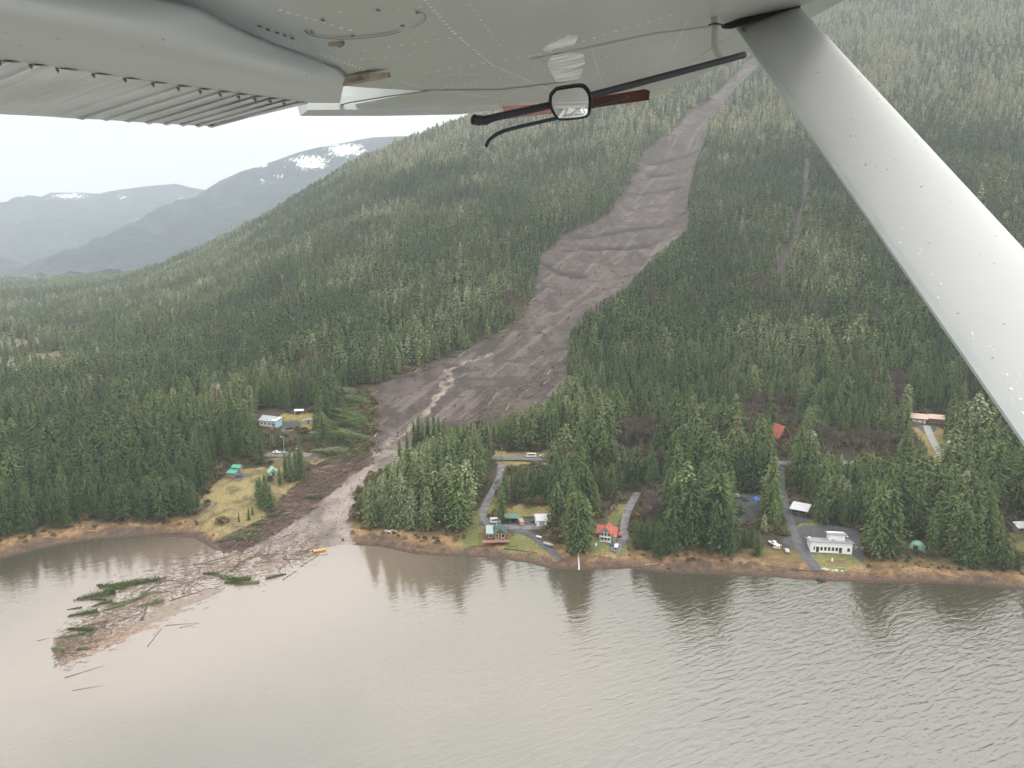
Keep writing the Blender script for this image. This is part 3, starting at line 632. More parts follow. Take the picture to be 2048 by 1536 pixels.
_o = joined('e_snag', SNAG, [SNAGC, DEADBARK]); proto_col.objects.link(_o)
def shrubs():
    rng = np.random.default_rng(21); xs = np.arange(-420, 460, 2.6); ys = np.arange(285, 640, 2.6); X, Y = np.meshgrid(xs, ys); X = (X+rng.uniform(-1.2, 1.2, X.shape)).ravel(); Y = (Y+rng.uniform(-1.2, 1.2, Y.shape)).ravel()
    z, y = base_z(X, Y); n1 = fbm(X/12, Y/12, 3, 61); k = (y > 9+5*n1) & (y < 260) & (np.abs(X/Y) < .74) & (n1 > -.25+.002*y) & (rng.random(len(X)) < np.where(y < 22, .35, .8))
    k &= ~inpoly(X, Y, SLIDEW)
    for nm_, q in list(GR.items())+list(GV.items()): k &= ~(inpoly(X, Y, q) & ((rng.random(len(X)) < .975) | (nm_ != 'yellow')))
    for rd in ROADS.values(): k &= segdist(X, Y, rd) > 4.5
    for s_ in SITES: k &= np.hypot(X-s_[0], Y-s_[1]-3) > 8
    X, Y, y = X[k], Y[k], y[k]; h = np.where(y < 20, rng.uniform(.5, 1.3, len(X)), rng.uniform(.9, 3.2, len(X)))
    return X, Y, ground_z(X, Y), h, rng
_sx, _sy2, _sz, _sh, _r = shrubs(); _n = len(_sx); print('shrubs', _n)
TX = np.append(TX, _sx); TYY = np.append(TYY, _sy2); TZ = np.append(TZ, _sz); TT = np.append(TT, _r.uniform(-.1, .5, _n)); rot = np.append(rot, _r.uniform(0, 6.28, _n)); scl = np.append(scl, _sh); wid = np.append(wid, _r.uniform(.9, 1.6, _n)); pid = np.append(pid, NN+NF+NA+_r.integers(0, 3, _n)); solo = np.append(solo, np.zeros(_n, bool))
def forest(mask):
    n = int(mask.sum()); me = bpy.data.meshes.new("forest"); me.vertices.add(n); me.vertices.foreach_set('co', np.stack([TX[mask], TYY[mask], TZ[mask]], 1).astype(np.float32).ravel())
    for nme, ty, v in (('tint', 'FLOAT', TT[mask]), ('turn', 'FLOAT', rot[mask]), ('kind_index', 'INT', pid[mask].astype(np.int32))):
        a = me.attributes.new(nme, ty, 'POINT'); a.data.foreach_set('value', v.astype(np.int32 if ty == 'INT' else np.float32))
    a = me.attributes.new('size', 'FLOAT_VECTOR', 'POINT'); a.data.foreach_set('vector', np.stack([scl[mask]*wid[mask]]*2+[scl[mask]], 1).astype(np.float32).ravel())
    o = bpy.data.objects.new("forest", me); link(o); tag(o, kind='stuff')
    ng = bpy.data.node_groups.new("forest", 'GeometryNodeTree'); ng.interface.new_socket("Geometry", in_out='INPUT', socket_type='NodeSocketGeometry'); ng.interface.new_socket("Geometry", in_out='OUTPUT', socket_type='NodeSocketGeometry')
    gi = ng.nodes.new('NodeGroupInput'); go = ng.nodes.new('NodeGroupOutput'); ip = ng.nodes.new('GeometryNodeInstanceOnPoints'); ci = ng.nodes.new('GeometryNodeCollectionInfo')
    ci.inputs['Collection'].default_value = proto_col; ci.inputs['Separate Children'].default_value = True; ci.inputs['Reset Children'].default_value = True
    def na(nm, ty):
        q = ng.nodes.new('GeometryNodeInputNamedAttribute'); q.data_type = ty; q.inputs['Name'].default_value = nm; return q.outputs['Attribute']
    ng.links.new(gi.outputs[0], ip.inputs['Points']); ng.links.new(ci.outputs[0], ip.inputs['Instance']); ip.inputs['Pick Instance'].default_value = True
    ng.links.new(na('kind_index', 'INT'), ip.inputs['Instance Index']); cx = ng.nodes.new('ShaderNodeCombineXYZ'); ng.links.new(na('turn', 'FLOAT'), cx.inputs['Z'])
    er = ng.nodes.new('FunctionNodeEulerToRotation'); ng.links.new(cx.outputs[0], er.inputs[0]); ng.links.new(er.outputs[0], ip.inputs['Rotation']); ng.links.new(na('size', 'FLOAT_VECTOR'), ip.inputs['Scale'])
    ng.links.new(ip.outputs[0], go.inputs[0]); md = o.modifiers.new('forest', 'NODES'); md.node_group = ng
forest(~solo)
# ------------------------------------------------------------------ building kit
class MB:
    def __init__(s): s.V = []; s.F = []
    def box(s, x0, x1, y0, y1, z0, z1, M=None):
        i = len(s.V); P = [(x0,y0,z0),(x1,y0,z0),(x1,y1,z0),(x0,y1,z0),(x0,y0,z1),(x1,y0,z1),(x1,y1,z1),(x0,y1,z1)]
        if M is not None: P = [tuple(M @ Vector(p)) for p in P]
        s.V += P; s.F += [(i+3,i+2,i+1,i),(i+4,i+5,i+6,i+7),(i,i+1,i+5,i+4),(i+1,i+2,i+6,i+5),(i+2,i+3,i+7,i+6),(i+3,i,i+4,i+7)]; return s
    def prism(s, prof, a0, a1, axis='x'):
        """closed profile (u,z) swept along x or y"""
        i = len(s.V); n = len(prof)
        for a in (a0, a1):
            for u, z in prof: s.V.append((a, u, z) if axis == 'x' else (u, a, z))
        for k in range(n): s.F.append((i+k, i+(k+1) % n, i+n+(k+1) % n, i+n+k))
        s.F.append(tuple(range(i+n-1, i-1, -1))); s.F.append(tuple(range(i+n, i+2*n))); return s
    def tube(s, p0, p1, r0, r1=None, n=8): tube(s.V, s.F, p0, p1, r0, r1 if r1 is not None else r0, n); s.F.append(tuple(range(len(s.V)-2*n, len(s.V)-n))[::-1]); return s
    def build(s, name, m, parent=None, smooth=False, bevel=0):
        o = meshobj(name, s.V, s.F, m, parent, smooth=smooth)
        if bevel: b = o.modifiers.new('bevel', 'BEVEL'); b.width = bevel; b.segments = 2
        return o
WHITE = mat("white_siding", (.88, .88, .87), .5, noise=.06, nscale=1.5); DARKGL = mat("dark_glass", (.03, .035, .04), .08, spec=.6); GREYROOF = mat("grey_metal_roof", (.33, .34, .36), .4, noise=.12, nscale=1)
PALEROOF = mat("pale_metal_roof", (.55, .56, .58), .4, noise=.12, nscale=1); REDROOF = mat("red_metal_roof", (.46, .125, .085), .55, noise=.25, nscale=.8); GREENROOF = mat("green_metal_roof", (.07, .16, .135), .4, noise=.2, nscale=1)
TEALROOF = mat("bright_green_roof", (.05, .33, .22), .45, noise=.15); PINKROOF = mat("faded_pink_roof", (.60, .42, .36), .6, noise=.12); BROWNWALL = mat("red_brown_wall", (.16, .065, .045), .8, noise=.3, nscale=3)
LOGWALL = mat("log_wall", (.20, .10, .06), .8, noise=.35, nscale=3); GREYWALL = mat("grey_wall", (.42, .41, .38), .7, noise=.15); DECK = mat("cedar_deck", (.34, .19, .14), .8, noise=.25, nscale=2); TIMBER = mat("timber", (.30, .22, .15), .8, noise=.3)
BLUEWALL = mat("pale_blue_wall", (.42, .60, .72), .6, noise=.1); DOORW = mat("white_door", (.78, .78, .76), .4); BLUETARP = mat("blue_tarp", (.05, .17, .55), .5, noise=.3, nscale=2); LIGHTGREEN = mat("pale_green_canvas", (.28, .52, .38), .6, noise=.15)
REDPAINT = mat("red_paint", (.42, .04, .05), .3, coat=.4); TANPAINT = mat("tan_paint", (.46, .30, .22), .35, coat=.3); WHITEPAINT = mat("white_paint", (.8, .8, .8), .25, coat=.4); GREYPAINT = mat("silver_paint", (.42, .43, .45), .3, coat=.4); DARKPAINT = mat("dark_paint", (.05, .05, .06), .3, coat=.4); BLUEPAINT = mat("blue_paint", (.06, .14, .42), .3, coat=.4)
RUBBER = mat("tyre_rubber", (.03, .03, .03), .8); ORANGE = mat("orange_plastic", (.75, .34, .08), .5, noise=.2); CONC = mat("concrete", (.35, .34, .32), .8, noise=.2); GALV = mat("galvanised", (.5, .5, .5), .4, metal=.3)
def opening(parent, kind, x, y, z, w, h, m=DARKGL, fm=None, depth=.06, sub=True):
    """window or door in a wall facing local -y at y"""
    o = MB().box(x-w/2, x+w/2, y-depth, y+.05, z, z+h).build(kind, m, parent)
    if fm: 
        f = MB(); e = .10
        f.box(x-w/2-e, x+w/2+e, y-depth-.03, y+.04, z+h, z+h+e).box(x-w/2-e, x+w/2+e, y-depth-.03, y+.04, z-e, z).box(x-w/2-e, x-w/2, y-depth-.03, y+.04, z, z+h).box(x+w/2, x+w/2+e, y-depth-.03, y+.04, z, z+h)
        f.build('frame', fm, o)
    return o
def gable(parent, x0, x1, y0, y1, z, rise, m, over=.5, th=.18, axis='x', name='roof'):
    """gable roof, ridge along axis"""
    b = MB()
    if axis == 'x':
        c = (y0+y1)/2; hw = (y1-y0)/2+over; k = rise/((y1-y0)/2); zo = z-over*k
        b.prism([(c-hw, zo), (c, z+rise), (c+hw, zo), (c+hw, zo+th), (c, z+rise+th), (c-hw, zo+th)], x0-over, x1+over, 'x')
    else:
        c = (x0+x1)/2; hw = (x1-x0)/2+over; k = rise/((x1-x0)/2); zo = z-over*k
        b.prism([(c-hw, zo), (c, z+rise), (c+hw, zo), (c+hw, zo+th), (c, z+rise+th), (c-hw, zo+th)], y0-over, y1+over, 'y')
    return b.build(name, m, parent)
def gable_wall(b, x0, x1, y0, y1, z0, z1, rise, axis='x'):
    if axis == 'x': c = (y0+y1)/2; b.prism([(y0, z0), (y1, z0), (y1, z1), (c, z1+rise-.02), (y0, z1)], x0, x1, 'x')
    else: c = (x0+x1)/2; b.prism([(x0, z0), (x1, z0), (x1, z1), (c, z1+rise-.02), (x0, z1)], y0, y1, 'y')
# ------------------------------------------------------------------ roads draped on the ground
DECKS = []
def ribbon(name, pts, width, m, lift, widths=None, marks=False, kind='structure'):
    P = [np.array(p[:2]) for p in pts]; out = []
    for i in range(len(P)-1):
        n = max(2, int(np.linalg.norm(P[i+1]-P[i])/2.0)); out += [P[i]+(P[i+1]-P[i])*k/n for k in range(n)]
    out.append(P[-1]); out = np.array(out)
    for _ in range(6): out[1:-1] = (out[:-2]+2*out[1:-1]+out[2:])/4
    tg = np.gradient(out, axis=0); tg /= np.linalg.norm(tg, axis=1)[:, None]+1e-9; nrm = np.stack([-tg[:, 1], tg[:, 0]], 1)
    ks = np.linspace(-.5, .5, 7); V = []
    for k in ks: q = out+nrm*width*k; V.append(q)
    V = np.stack(V, 1); zc = ground_z(V[:, :, 0].ravel(), V[:, :, 1].ravel()).reshape(V.shape[:2]); mid = zc.max(1)
    for _ in range(5): mid[1:-1] = np.maximum(mid[1:-1], (mid[:-2]+2*mid[1:-1]+mid[2:])/4)
    Z = np.repeat((mid+lift)[:, None], 7, 1); Z[:, 0] -= .9; Z[:, -1] -= .9
    VV = np.concatenate([V, Z[:, :, None]], 2).reshape(-1, 3); idx = np.arange(len(out)*7).reshape(len(out), 7)
    fc = np.stack([idx[:-1, :-1], idx[:-1, 1:], idx[1:, 1:], idx[1:, :-1]], -1).reshape(-1, 4)
    o = meshobj(name, VV, fc, m, smooth=False); tag(o, kind=kind)
    if marks:
        for off, w_, nm, mm in ((-.36, .18, 'edge_line', WHITE), (.36, .18, 'edge_line', WHITE), (0, .22, 'centre_line', mat("yellow_line", (.6, .42, .06), .6))):
            q0 = out+nrm*(width*off-w_/2); q1 = out+nrm*(width*off+w_/2); v = np.concatenate([np.column_stack([q0, mid+lift+.03]), np.column_stack([q1, mid+lift+.03])]); n = len(out)
            meshobj(nm, v, [(i, i+1, n+i+1, n+i) for i in range(n-1)], mm, o)
    DECKS.append((out, mid+lift, width)); return out
ASPH = mat("asphalt", (.13, .13, .135), .85, noise=.25, nscale=.4); PAVE = mat("driveway_gravel", (.17, .165, .17), .9, noise=.3, nscale=.4); DPAVE = mat("dark_asphalt", (.085, .087, .095), .8, noise=.25, nscale=.4)
ribbon('highway', ROADS['hw_w'], 7.5, ASPH, .12, marks=True)
ribbon('highway', ROADS['hw_e'], 7.5, ASPH, .12, marks=True)
ribbon('driveway', ROADS['drive'], 6.5, DPAVE, .1)
ribbon('driveway', ROADS['west'], 6, PAVE, .1)
ribbon('driveway', ROADS['low'], 4.6, DPAVE, .1)
ribbon('driveway', ROADS['red'], 5.5, PAVE, .1)
ribbon('driveway', ROADS['gar'], 6, mat("pale_gravel", (.33, .32, .31), .9, noise=.2), .1)
def T(px, py, name, label, cat, rot=0, group=None, lift=0):
    p = G(px, py); z = p[2]
    for out, zz, w_ in DECKS:
        d = np.hypot(out[:, 0]-p[0], out[:, 1]-p[1]); k = int(d.argmin())
        if d[k] < w_/2+1.2: z = max(z, zz[k]+.03)
    return thing(name, label, cat, (p[0], p[1], z+lift), math.radians(rot), group)
# ------------------------------------------------------------------ white flat-roofed building
t = T(1662, 1106, 'office_building', 'long white flat-roofed building with a row of dark windows facing the water', 'building', -8, lift=.15); t.scale = (.93, .93, .98)
MB().prism([(0, -2), (8, -2), (8, 4.2), (0, 5.33)], -10.4, 10.4).build('wall', WHITE, t)
for x, w_, h_, z_ in [(-8.6,.75,1.9,1.0),(-4.9,1.25,1.9,1.0),(-3.0,1.25,1.9,1.0),(-1.1,1.25,1.9,1.0),(.8,1.25,1.9,1.0),(2.7,1.25,1.9,1.0),(8.6,1.3,1.8,1.0)]: opening(t, 'window', x, 0, z_, w_, h_, fm=WHITE)
for x in (-6.9, 4.6): 
    d = opening(t, 'door', x, 0, .05, 1.5, 2.8); MB().box(x+.45, x+.55, -.14, -.05, 1.1, 1.35).build('handle', GALV, d)
MB().prism([(-.8, 5.45), (8.6, 4.2), (8.6, 4.5), (-.8, 5.75)], -11.2, 11.2).build('roof', GREYROOF, t)
MB().box(-.6, 7.4, 3.2, 8.2, 3, 8.3).build('upper_storey', WHITE, t)
MB().prism([(2.5, 8.45), (9, 7.8), (9, 8.05), (2.5, 8.75)], -1.5, 8.3).build('upper_roof', GREYROOF, t)
c_ = MB(); c_.prism([(-.5, 5.2), (1.2, 6.2), (2.9, 5.2)], 2.3, 3.19, 'y'); c_.build('entry_canopy', GREYWALL, t)
for x, y, z in ((-10.9, 2, 5.63), (9.0, 5.2, 5.63)):
    a = MB(); a.tube((x, y, z), (x, y, z+1.0), .07); a.box(x-.45, x+.45, y-.3, y+.3, z+1.0, z+1.6); a.build('roof_vent', WHITE, t, bevel=.08)
# garden bed, bench-like planter before it
t = T(1672, 1124, 'garden_bed', 'long brown raised garden bed in the lawn before the white building', 'garden bed', 1)
MB().box(-4.4, 4.4, -.8, .8, -.5, .45).build('timber_edge', DECK, t); MB().box(-4.2, 4.2, -.6, .6, .40, .5).build('soil', mat("soil", (.12, .06, .045), .9, noise=.4), t)
t = T(1664, 1124, 'garden_statue', 'small white ornament standing at the garden bed by the white building', 'ornament', 0, lift=.3)
b_ = MB(); [b_.tube((0, 0, z0), (0, 0, z1), r0, r1, 9) for z0, z1, r0, r1 in ((0,.5,.45,.4),(.5,1.1,.3,.36),(1.1,1.5,.2,.24),(1.5,1.85,.24,.08))]; b_.build('body', WHITE, t)
# ------------------------------------------------------------------ pole shed with pale roof
t = T(1597, 1031, 'pole_shed', 'open timber pole shed with pale sloping roof beside the paved drive', 'shed', -34)
for x in (-3.9, 0, 3.9):
    for y in (0, 5.5): MB().box(x-.15, x+.15, y-.15, y+.15, -1.5, 3.1+.35*(y > 0)+.0).build('post', TIMBER, t)
MB().prism([(-1, 3.1), (7, 5.0), (7, 5.2), (-1, 3.3)], -4.8, 4.8).build('roof', PALEROOF, t)
MB().box(-3.9, 3.9, 5.3, 5.45, 0, 4.3).build('back_wall', TIMBER, t); MB().box(-3.5, 2.5, 1.5, 4.5, 0, 1.4).build('lumber_stack', LOGWALL, t)
MB().box(-4.05, 4.05, -.1, .1, 2.75, 3.05).build('beam', TIMBER, t)
# ------------------------------------------------------------------ red-roofed house
t = T(1211, 1083, 'red_roof_house', 'grey timber house with bright red cross-gabled roof and balconies', 'house', -20); t.scale = (.80, .80, .84)
b = MB(); gable_wall(b, -3.4, 3.4, 0, 9, -2, 5.6, 3.4, 'y'); gable_wall(b, -5.6, 5.6, 2.6, 8, -2, 4.6, 3.0, 'x'); b.build('wall', GREYWALL, t)
gable(t, -3.4, 3.4, -.2, 9.3, 5.6, 3.6, REDROOF, .9, .2, 'y', 'front_gable_roof'); gable(t, -6.0, 6.0, 2.4, 8.2, 4.6, 3.4, REDROOF, .9, .21, 'x', 'roof')
gable(t, -6.6, -3.8, 1.0, 3.6, 3.4, 1.2, REDROOF, .5, .17, 'y', 'side_roof'); MB().prism([(.6, 3.2), (3.0, 4.2), (3.0, 4.4), (.6, 3.4)], 3.9, 6.9).build('lean_to_roof', REDROOF, t)
for x in (-2.1, 0, 2.1):
    opening(t, 'window', x, 0, 3.7, 1.3, 1.6, fm=WHITE); opening(t, 'window', x, 0, .9, 1.3, 1.6, fm=WHITE)
opening(t, 'window', 0, 0, 6.1, 1.2, 1.2, fm=WHITE)
for z in (3.1, .2):
    b = MB(); b.box(-3.6, 3.6, -1.7, -.1, z, z+.14); 
    for x in np.linspace(-3.5, 3.5, 8): b.box(x-.05, x+.05, -1.68, -1.58, z+.14, z+1.1)
    b.box(-3.6, 3.6, -1.7, -1.6, z+1.1, z+1.18); b.build('balcony', WHITE, t)
for x in (-3.4, 3.4): MB().box(x-.12, x+.12, -1.65, -1.45, -2.0, 3.09).build('post', WHITE, t)
MB().box(1.2, 1.7, 5, 5.5, 6.5, 9.4).build('chimney', GREYWALL, t)
# ------------------------------------------------------------------ green-roofed house
t = T(992, 1086, 'green_roof_house', 'log house with dark green metal roof and broad red-brown deck', 'house', 4)
b = MB(); gable_wall(b, -1.0, 5.2, 0, 8, -2, 5.0, 2.6, 'y'); b.box(-4.4, -1.02, .8, 7, -2, 4.9); b.build('wall', LOGWALL, t)
gable(t, -1.0, 5.2, 0, 8, 5.0, 2.6, GREENROOF, .7, .2, 'y'); MB().prism([(.1, 4.9), (7.6, 6.6), (7.6, 6.8), (.1, 5.1)], -5.0, -1.3).build('side_roof', mat("weathered_green_roof", (.26, .36, .33), .4, noise=.12), t)
for x, z, w_, h_ in ((.6,3.2,1.2,1.5),(3.6,3.0,1.5,1.7),(.4,.3,1.4,1.6),(3.4,.3,1.6,1.9)): opening(t, 'window', x, 0, z, w_, h_, fm=WHITE)
opening(t, 'window', -2.8, .8, 2.9, 1.6, 1.4, fm=WHITE)
b = MB(); b.box(-7.2, 6.6, -3.2, -.06, 1.5, 1.7); b.build('deck', DECK, t)
b = MB(); [b.box(x-.06, x+.06, -3.15, -3.03, 1.71, 2.65) for x in np.linspace(-7, 6.5, 12)]; b.box(-7.15, 6.55, -3.17, -3.0, 2.66, 2.76); b.build('railing', DECK, t)
for x in (-7, -3.4, 0, 3.2, 6.4): MB().box(x-.14, x+.14, -3.1, -2.82, -2.5, 1.49).build('post', LOGWALL, t)
MB().box(.3, .9, 5, 5.6, 5.5, 9).build('chimney', CONC, t)
t = T(1020, 1046, 'carport', 'long dark green roofed carport behind the green-roofed house', 'carport', -3)
for x in (-4.8, 0, 4.8):
    for y in (0, 5): MB().box(x-.14, x+.14, y-.14, y+.14, -1.5, 2.9).build('post', TIMBER, t)
gable(t, -5.0, 5.0, -.2, 5.2, 2.9, 1.2, GREENROOF, .4); MB().box(-4.9, 4.9, 5.15, 5.3, -1, 2.85).build('back_wall', LOGWALL, t)
t = T(1084, 1054, 'workshop', 'small white workshop with pale metal roof at the gravel yard', 'shed', 6)
MB().box(-2.6, 2.6, 0, 5, -1.5, 2.9).build('wall', WHITE, t); MB().prism([(-.7, 2.95), (5.6, 4.4), (5.6, 4.58), (-.7, 3.13)], -3.1, 3.1).build('roof', PALEROOF, t)
MB().box(-3.0, 5.6, 5.0, 9.0, -1.5, 3.2).build('annex', WHITE, t); MB().prism([(4.6, 4.1), (9.5, 3.2), (9.5, 3.4), (4.6, 4.3)], -3.5, 6.1).build('annex_roof', PALEROOF, t); opening(t, 'door', 0, 0, .1, 2.6, 2.3, GREYPAINT)
# small sheds
def shed(px, py, label, wall, roof, w_=3.4, d=3.6, h=2.5, rise=1.3, rot=0, trim=None, cat='shed', name='garden_shed'):
    t = T(px, py, name, label, cat, rot)
    b = MB(); gable_wall(b, -w_/2, w_/2, 0, d, -1.5, h, rise, 'y'); b.build('wall', wall, t); gable(t, -w_/2, w_/2, 0, d, h, rise, roof, .35, .15, 'y')
    opening(t, 'door', 0, 0, .05, 1.1, 2.0, BROWNWALL if wall is not BROWNWALL else DARKGL); opening(t, 'window', w_*.34, 0, 1.1, .5, .7, fm=trim); return t
PINKW = mat("pinkish_wall", (.38, .22, .19), .8, noise=.2)
shed(1228, 1021, 'pinkish shed with a dark arched roof on the lawn behind the red-roofed house', PINKW, DARKPAINT, 4.0, 4, 2.6, 1.8, 0, WHITE)
shed(1307, 1026, 'red-brown shed with a pale roof edge among bare trees', BROWNWALL, PALEROOF, 4.4, 4, 2.4, 1.0, 5, WHITE)
# garage with pink roof on the hill
t = T(1853, 848, 'long_garage', 'long low garage with faded pink roof and white roller doors on the hill', 'garage', -26)
MB().box(-10, .4, 0, 8, -2.5, 3.2).build('wall', BROWNWALL, t); MB().box(.42, 10.5, 1.0, 8, -2.5, 3.8).build('east_wall', BROWNWALL, t)
MB().prism([(-.7, 3.25), (9, 5.0), (9, 5.2), (-.7, 3.45)], -10.6, .9).build('roof', PINKROOF, t); MB().prism([(.3, 3.85), (9, 5.4), (9, 5.62), (.3, 4.07)], .95, 11.1).build('east_roof', PINKROOF, t)
for x, w_ in ((-7.6, 2.7), (-4.3, 2.7), (-1.4, 1.6)):
    d = opening(t, 'garage_door', x, 0, .1, w_, 2.4, DOORW)
for x in (3, 6, 8.6): opening(t, 'window', x, 1.0, 1.2, 1.6, 1.2, fm=WHITE)
# red A-frame
t = T(1567, 878, 'a_frame_cabin', 'steep bright red A-frame cabin roof showing above the highway trees', 'cabin', 18)
MB().prism([(-4, 0), (4, 0), (0, 7.6)], 0, 9, 'y').build('wall', BROWNWALL, t)
MB().prism([(-5.0, -.4), (0, 8.4), (5.0, -.4), (5.35, -.4), (0, 8.8), (-5.35, -.4)], -1.2, 9.6, 'y').build('roof', REDROOF, t)
opening(t, 'window', 0, 0, 3.6, 1.6, 1.6, fm=WHITE); opening(t, 'door', 0, 0, .2, 1.2, 2.1)
# blue-and-white house left
t = T(533, 853, 'blue_house', 'pale blue and white house with grey roof in the left forest clearing', 'house', -22)
b = MB(); gable_wall(b, -6, 5, 0, 9, -2.5, 4.2, 2.4, 'x'); b.build('wall', WHITE, t); gable(t, -6, 5, 0, 9, 4.2, 2.4, GREYROOF, .6)
MB().box(5.02, 8.6, -.8, 6, -2.5, 4.6).build('blue_wing', BLUEWALL, t); MB().prism([(-1.4, 4.65), (6.6, 5.9), (6.6, 6.1), (-1.4, 4.85)], 4.6, 9.2).build('wing_roof', PALEROOF, t)
for x in (-4, -1, 2.4): opening(t, 'window', x, 0, 1.4, 1.3, 1.3, DARKGL, WHITE)
opening(t, 'window', 6.8, -.8, 1.3, 1.8, 1.5, fm=WHITE)
t = T(598, 829, 'canopy_shelter', 'small white topped canopy shelter on the yellow grass behind the blue house', 'shelter', 5)
[MB().box(x-.1, x+.1, y-.1, y+.1, -1, 2.8).build('post', GALV, t) for x in (-2.8, 2.8) for y in (0, 3)]; gable(t, -3, 3, 0, 3, 2.8, .7, WHITE, .3)
shed(617, 848, 'low grey shed at the right edge of the blue house clearing', GREYWALL, GREYROOF, 8, 5, 2.2, 1, 8)
# two-tier green cabin
t = T(463, 955, 'green_roof_cabin', 'small two-tier cabin with bright green roofs above the yellow meadow', 'cabin', -12)
MB().box(-2.8, 2.4, 0, 4, -2, 2.6).build('wall', PINKW, t); MB().prism([(-.6, 2.7), (4.3, 3.9), (4.3, 4.1), (-.6, 2.9)], -3.4, 3.0).build('roof', TEALROOF, t)
MB().box(-1.8, 3.2, 4.05, 8, -2, 5.2).build('rear_wall', PINKW, t); gable(t, -1.8, 3.2, 4.05, 8, 5.2, 1.1, TEALROOF, .5, .2, 'x', 'rear_roof'); [opening(t, 'window', x, 0, .9, 1, 1.1, fm=WHITE) for x in (-1.4, 1.1)]; opening(t, 'window', .6, 4.05, 4.25, 1.4, .7, fm=WHITE)
t = T(547, 951, 'green_tent_roof', 'pale green gabled shelter at the top of the yellow meadow', 'shelter', 25)
b = MB(); gable_wall(b, -2.4, 2.4, 0, 6, -1.5, 2.0, 2.2, 'y'); b.build('wall', GREYWALL, t); gable(t, -2.4, 2.4, 0, 6, 2.0, 2.3, LIGHTGREEN, .6, .15, 'y'); opening(t, 'door', 0, 0, 0, 1.4, 2)
# green shelter by shore right
t = T(1831, 1100, 'green_shelter', 'low pale green hoop shelter among trees right of the white building', 'shelter', -35)
b = MB(); pr = [(3.2*math.cos(a), 3.0*math.sin(a)) for a in np.linspace(0, math.pi, 9)]; b.prism(pr, 0, 6, 'y'); b.build('canvas', LIGHTGREEN, t)
opening(t, 'door', 0, 0, .05, 2.2, 2.1, DARKPAINT); MB().box(3.3, 6.5, 0, 5, -1, 1.6).build('side_shed', GREYWALL, t)
# far right house
t = T(2046, 1066, 'grey_roof_house', 'partly hidden house with pale grey roof at the right edge of the shore', 'house', 8)
b = MB(); gable_wall(b, -3, 8, 0, 7, -2, 3.0, 1.8, 'x'); b.build('wall', GREYWALL, t); gable(t, -3, 8, 0, 7, 3.0, 1.8, PALEROOF, .6); [opening(t, 'window', x, 0, 1.0, 1.3, 1.2, fm=WHITE) for x in (-1, 2, 5)]
t = T(866, 878, 'buried_house', 'small teal roofed house half buried in mud beside the slide', 'house', -10)
b = MB(); gable_wall(b, -4, 4, 0, 6, -2, 2.6, 1.8, 'x'); b.build('wall', WHITE, t); gable(t, -4, 4, 0, 6, 2.6, 1.8, mat("teal_roof", (.22, .34, .33), .5), .5); [opening(t, 'window', x, 0, .8, 1.1, 1.1, fm=WHITE) for x in (-2, 1)]
# ------------------------------------------------------------------ vehicles
def vehicle(px, py, label, paint, rot, kind='car', name='parked_car', cat='car', group=None, lift=.0):
    t = T(px, py, name, label, cat, rot, group, lift=lift)
    L, W_ = (5.2, 2.0) if kind == 'truck' else (4.6, 1.85)
    if kind == 'van': L, W_ = 6.4, 2.3
    if kind == 'car': pr = [(-L/2,.35),(-L/2,.95),(-L*.42,1.02),(-L*.30,1.5),(L*.12,1.52),(L*.26,1.02),(L*.47,.9),(L/2,.75),(L/2,.35)]; cab = (-L*.27, L*.12)
    elif kind == 'truck': pr = [(-L/2,.45),(-L/2,1.05),(-L*.12,1.07),(-L*.1,1.75),(L*.14,1.77),(L*.25,1.15),(L*.48,1.05),(L/2,.8),(L/2,.45)]; cab = (-L*.08, L*.13)
    else: pr = [(-L/2,.4),(-L/2,2.6),(L*.40,2.65),(L*.46,1.5),(L/2,1.2),(L/2,.4)]; cab = (-L*.4, L*.35)
    MB().prism(pr, -W_/2, W_/2, 'y').build('body', paint, t, bevel=.07)
    z0, z1 = (1.06, 1.42) if kind == 'car' else ((1.2, 1.65) if kind == 'truck' else (1.5, 2.2))
    for s in (-1, 1): MB().box(cab[0]+.1, cab[1]-.02, s*W_/2-.012, s*W_/2+.012, z0, z1).build('side_window', DARKGL, t)
    xw = {'car': (L*.14, L*.255, 1.49, 1.04), 'truck': (L*.15, L*.245, 1.73, 1.18), 'van': (L*.405, L*.46, 2.5, 1.55)}[kind]
    b = MB(); b.V = [(xw[0]+.02, -W_*.42, xw[2]), (xw[0]+.02, W_*.42, xw[2]), (xw[1]+.03, W_*.42, xw[3]), (xw[1]+.03, -W_*.42, xw[3])]; b.V += [(x-.04, y, z) for x, y, z in b.V]; b.F = [(0,3,2,1),(4,5,6,7),(0,1,5,4),(1,2,6,5),(2,3,7,6),(3,0,4,7)]; b.build('windscreen', DARKGL, t)
    for x in (-L*.31, L*.31):
        for s in (-1, 1):
            w_ = MB(); w_.tube((x, s*(W_/2-.12)-.11, .36), (x, s*(W_/2-.12)+.11, .36), .36, .36, 12); w_.build('wheel', RUBBER, t)
    for s in (-1, 1): MB().box(L/2-.04, L/2+.02, s*W_*.36-.15, s*W_*.36+.15, .66, .8).build('headlight', WHITE, t)
    return t
hg = 'vehicles along the highway'
vehicle(553, 908, 'white pickup truck stopped on the left stretch of highway', WHITEPAINT, 176, 'truck', 'pickup_truck', 'truck', hg)
vehicle(570, 909, 'silver car parked behind the white pickup on the left stretch of highway', GREYPAINT, 4, group=hg)
vehicle(596, 899, 'white car pulled off above the left stretch of highway', WHITEPAINT, 60, group=hg)
vehicle(1062, 917, 'white van with red side stopped on the middle stretch of highway', WHITEPAINT, 182, 'van', 'delivery_van', 'van', hg)
vehicle(1086, 915, 'white car waiting behind the van on the middle stretch of highway', WHITEPAINT, 180, group=hg)
vehicle(1240, 1072, 'red car parked beside the red-roofed house', REDPAINT, 80)
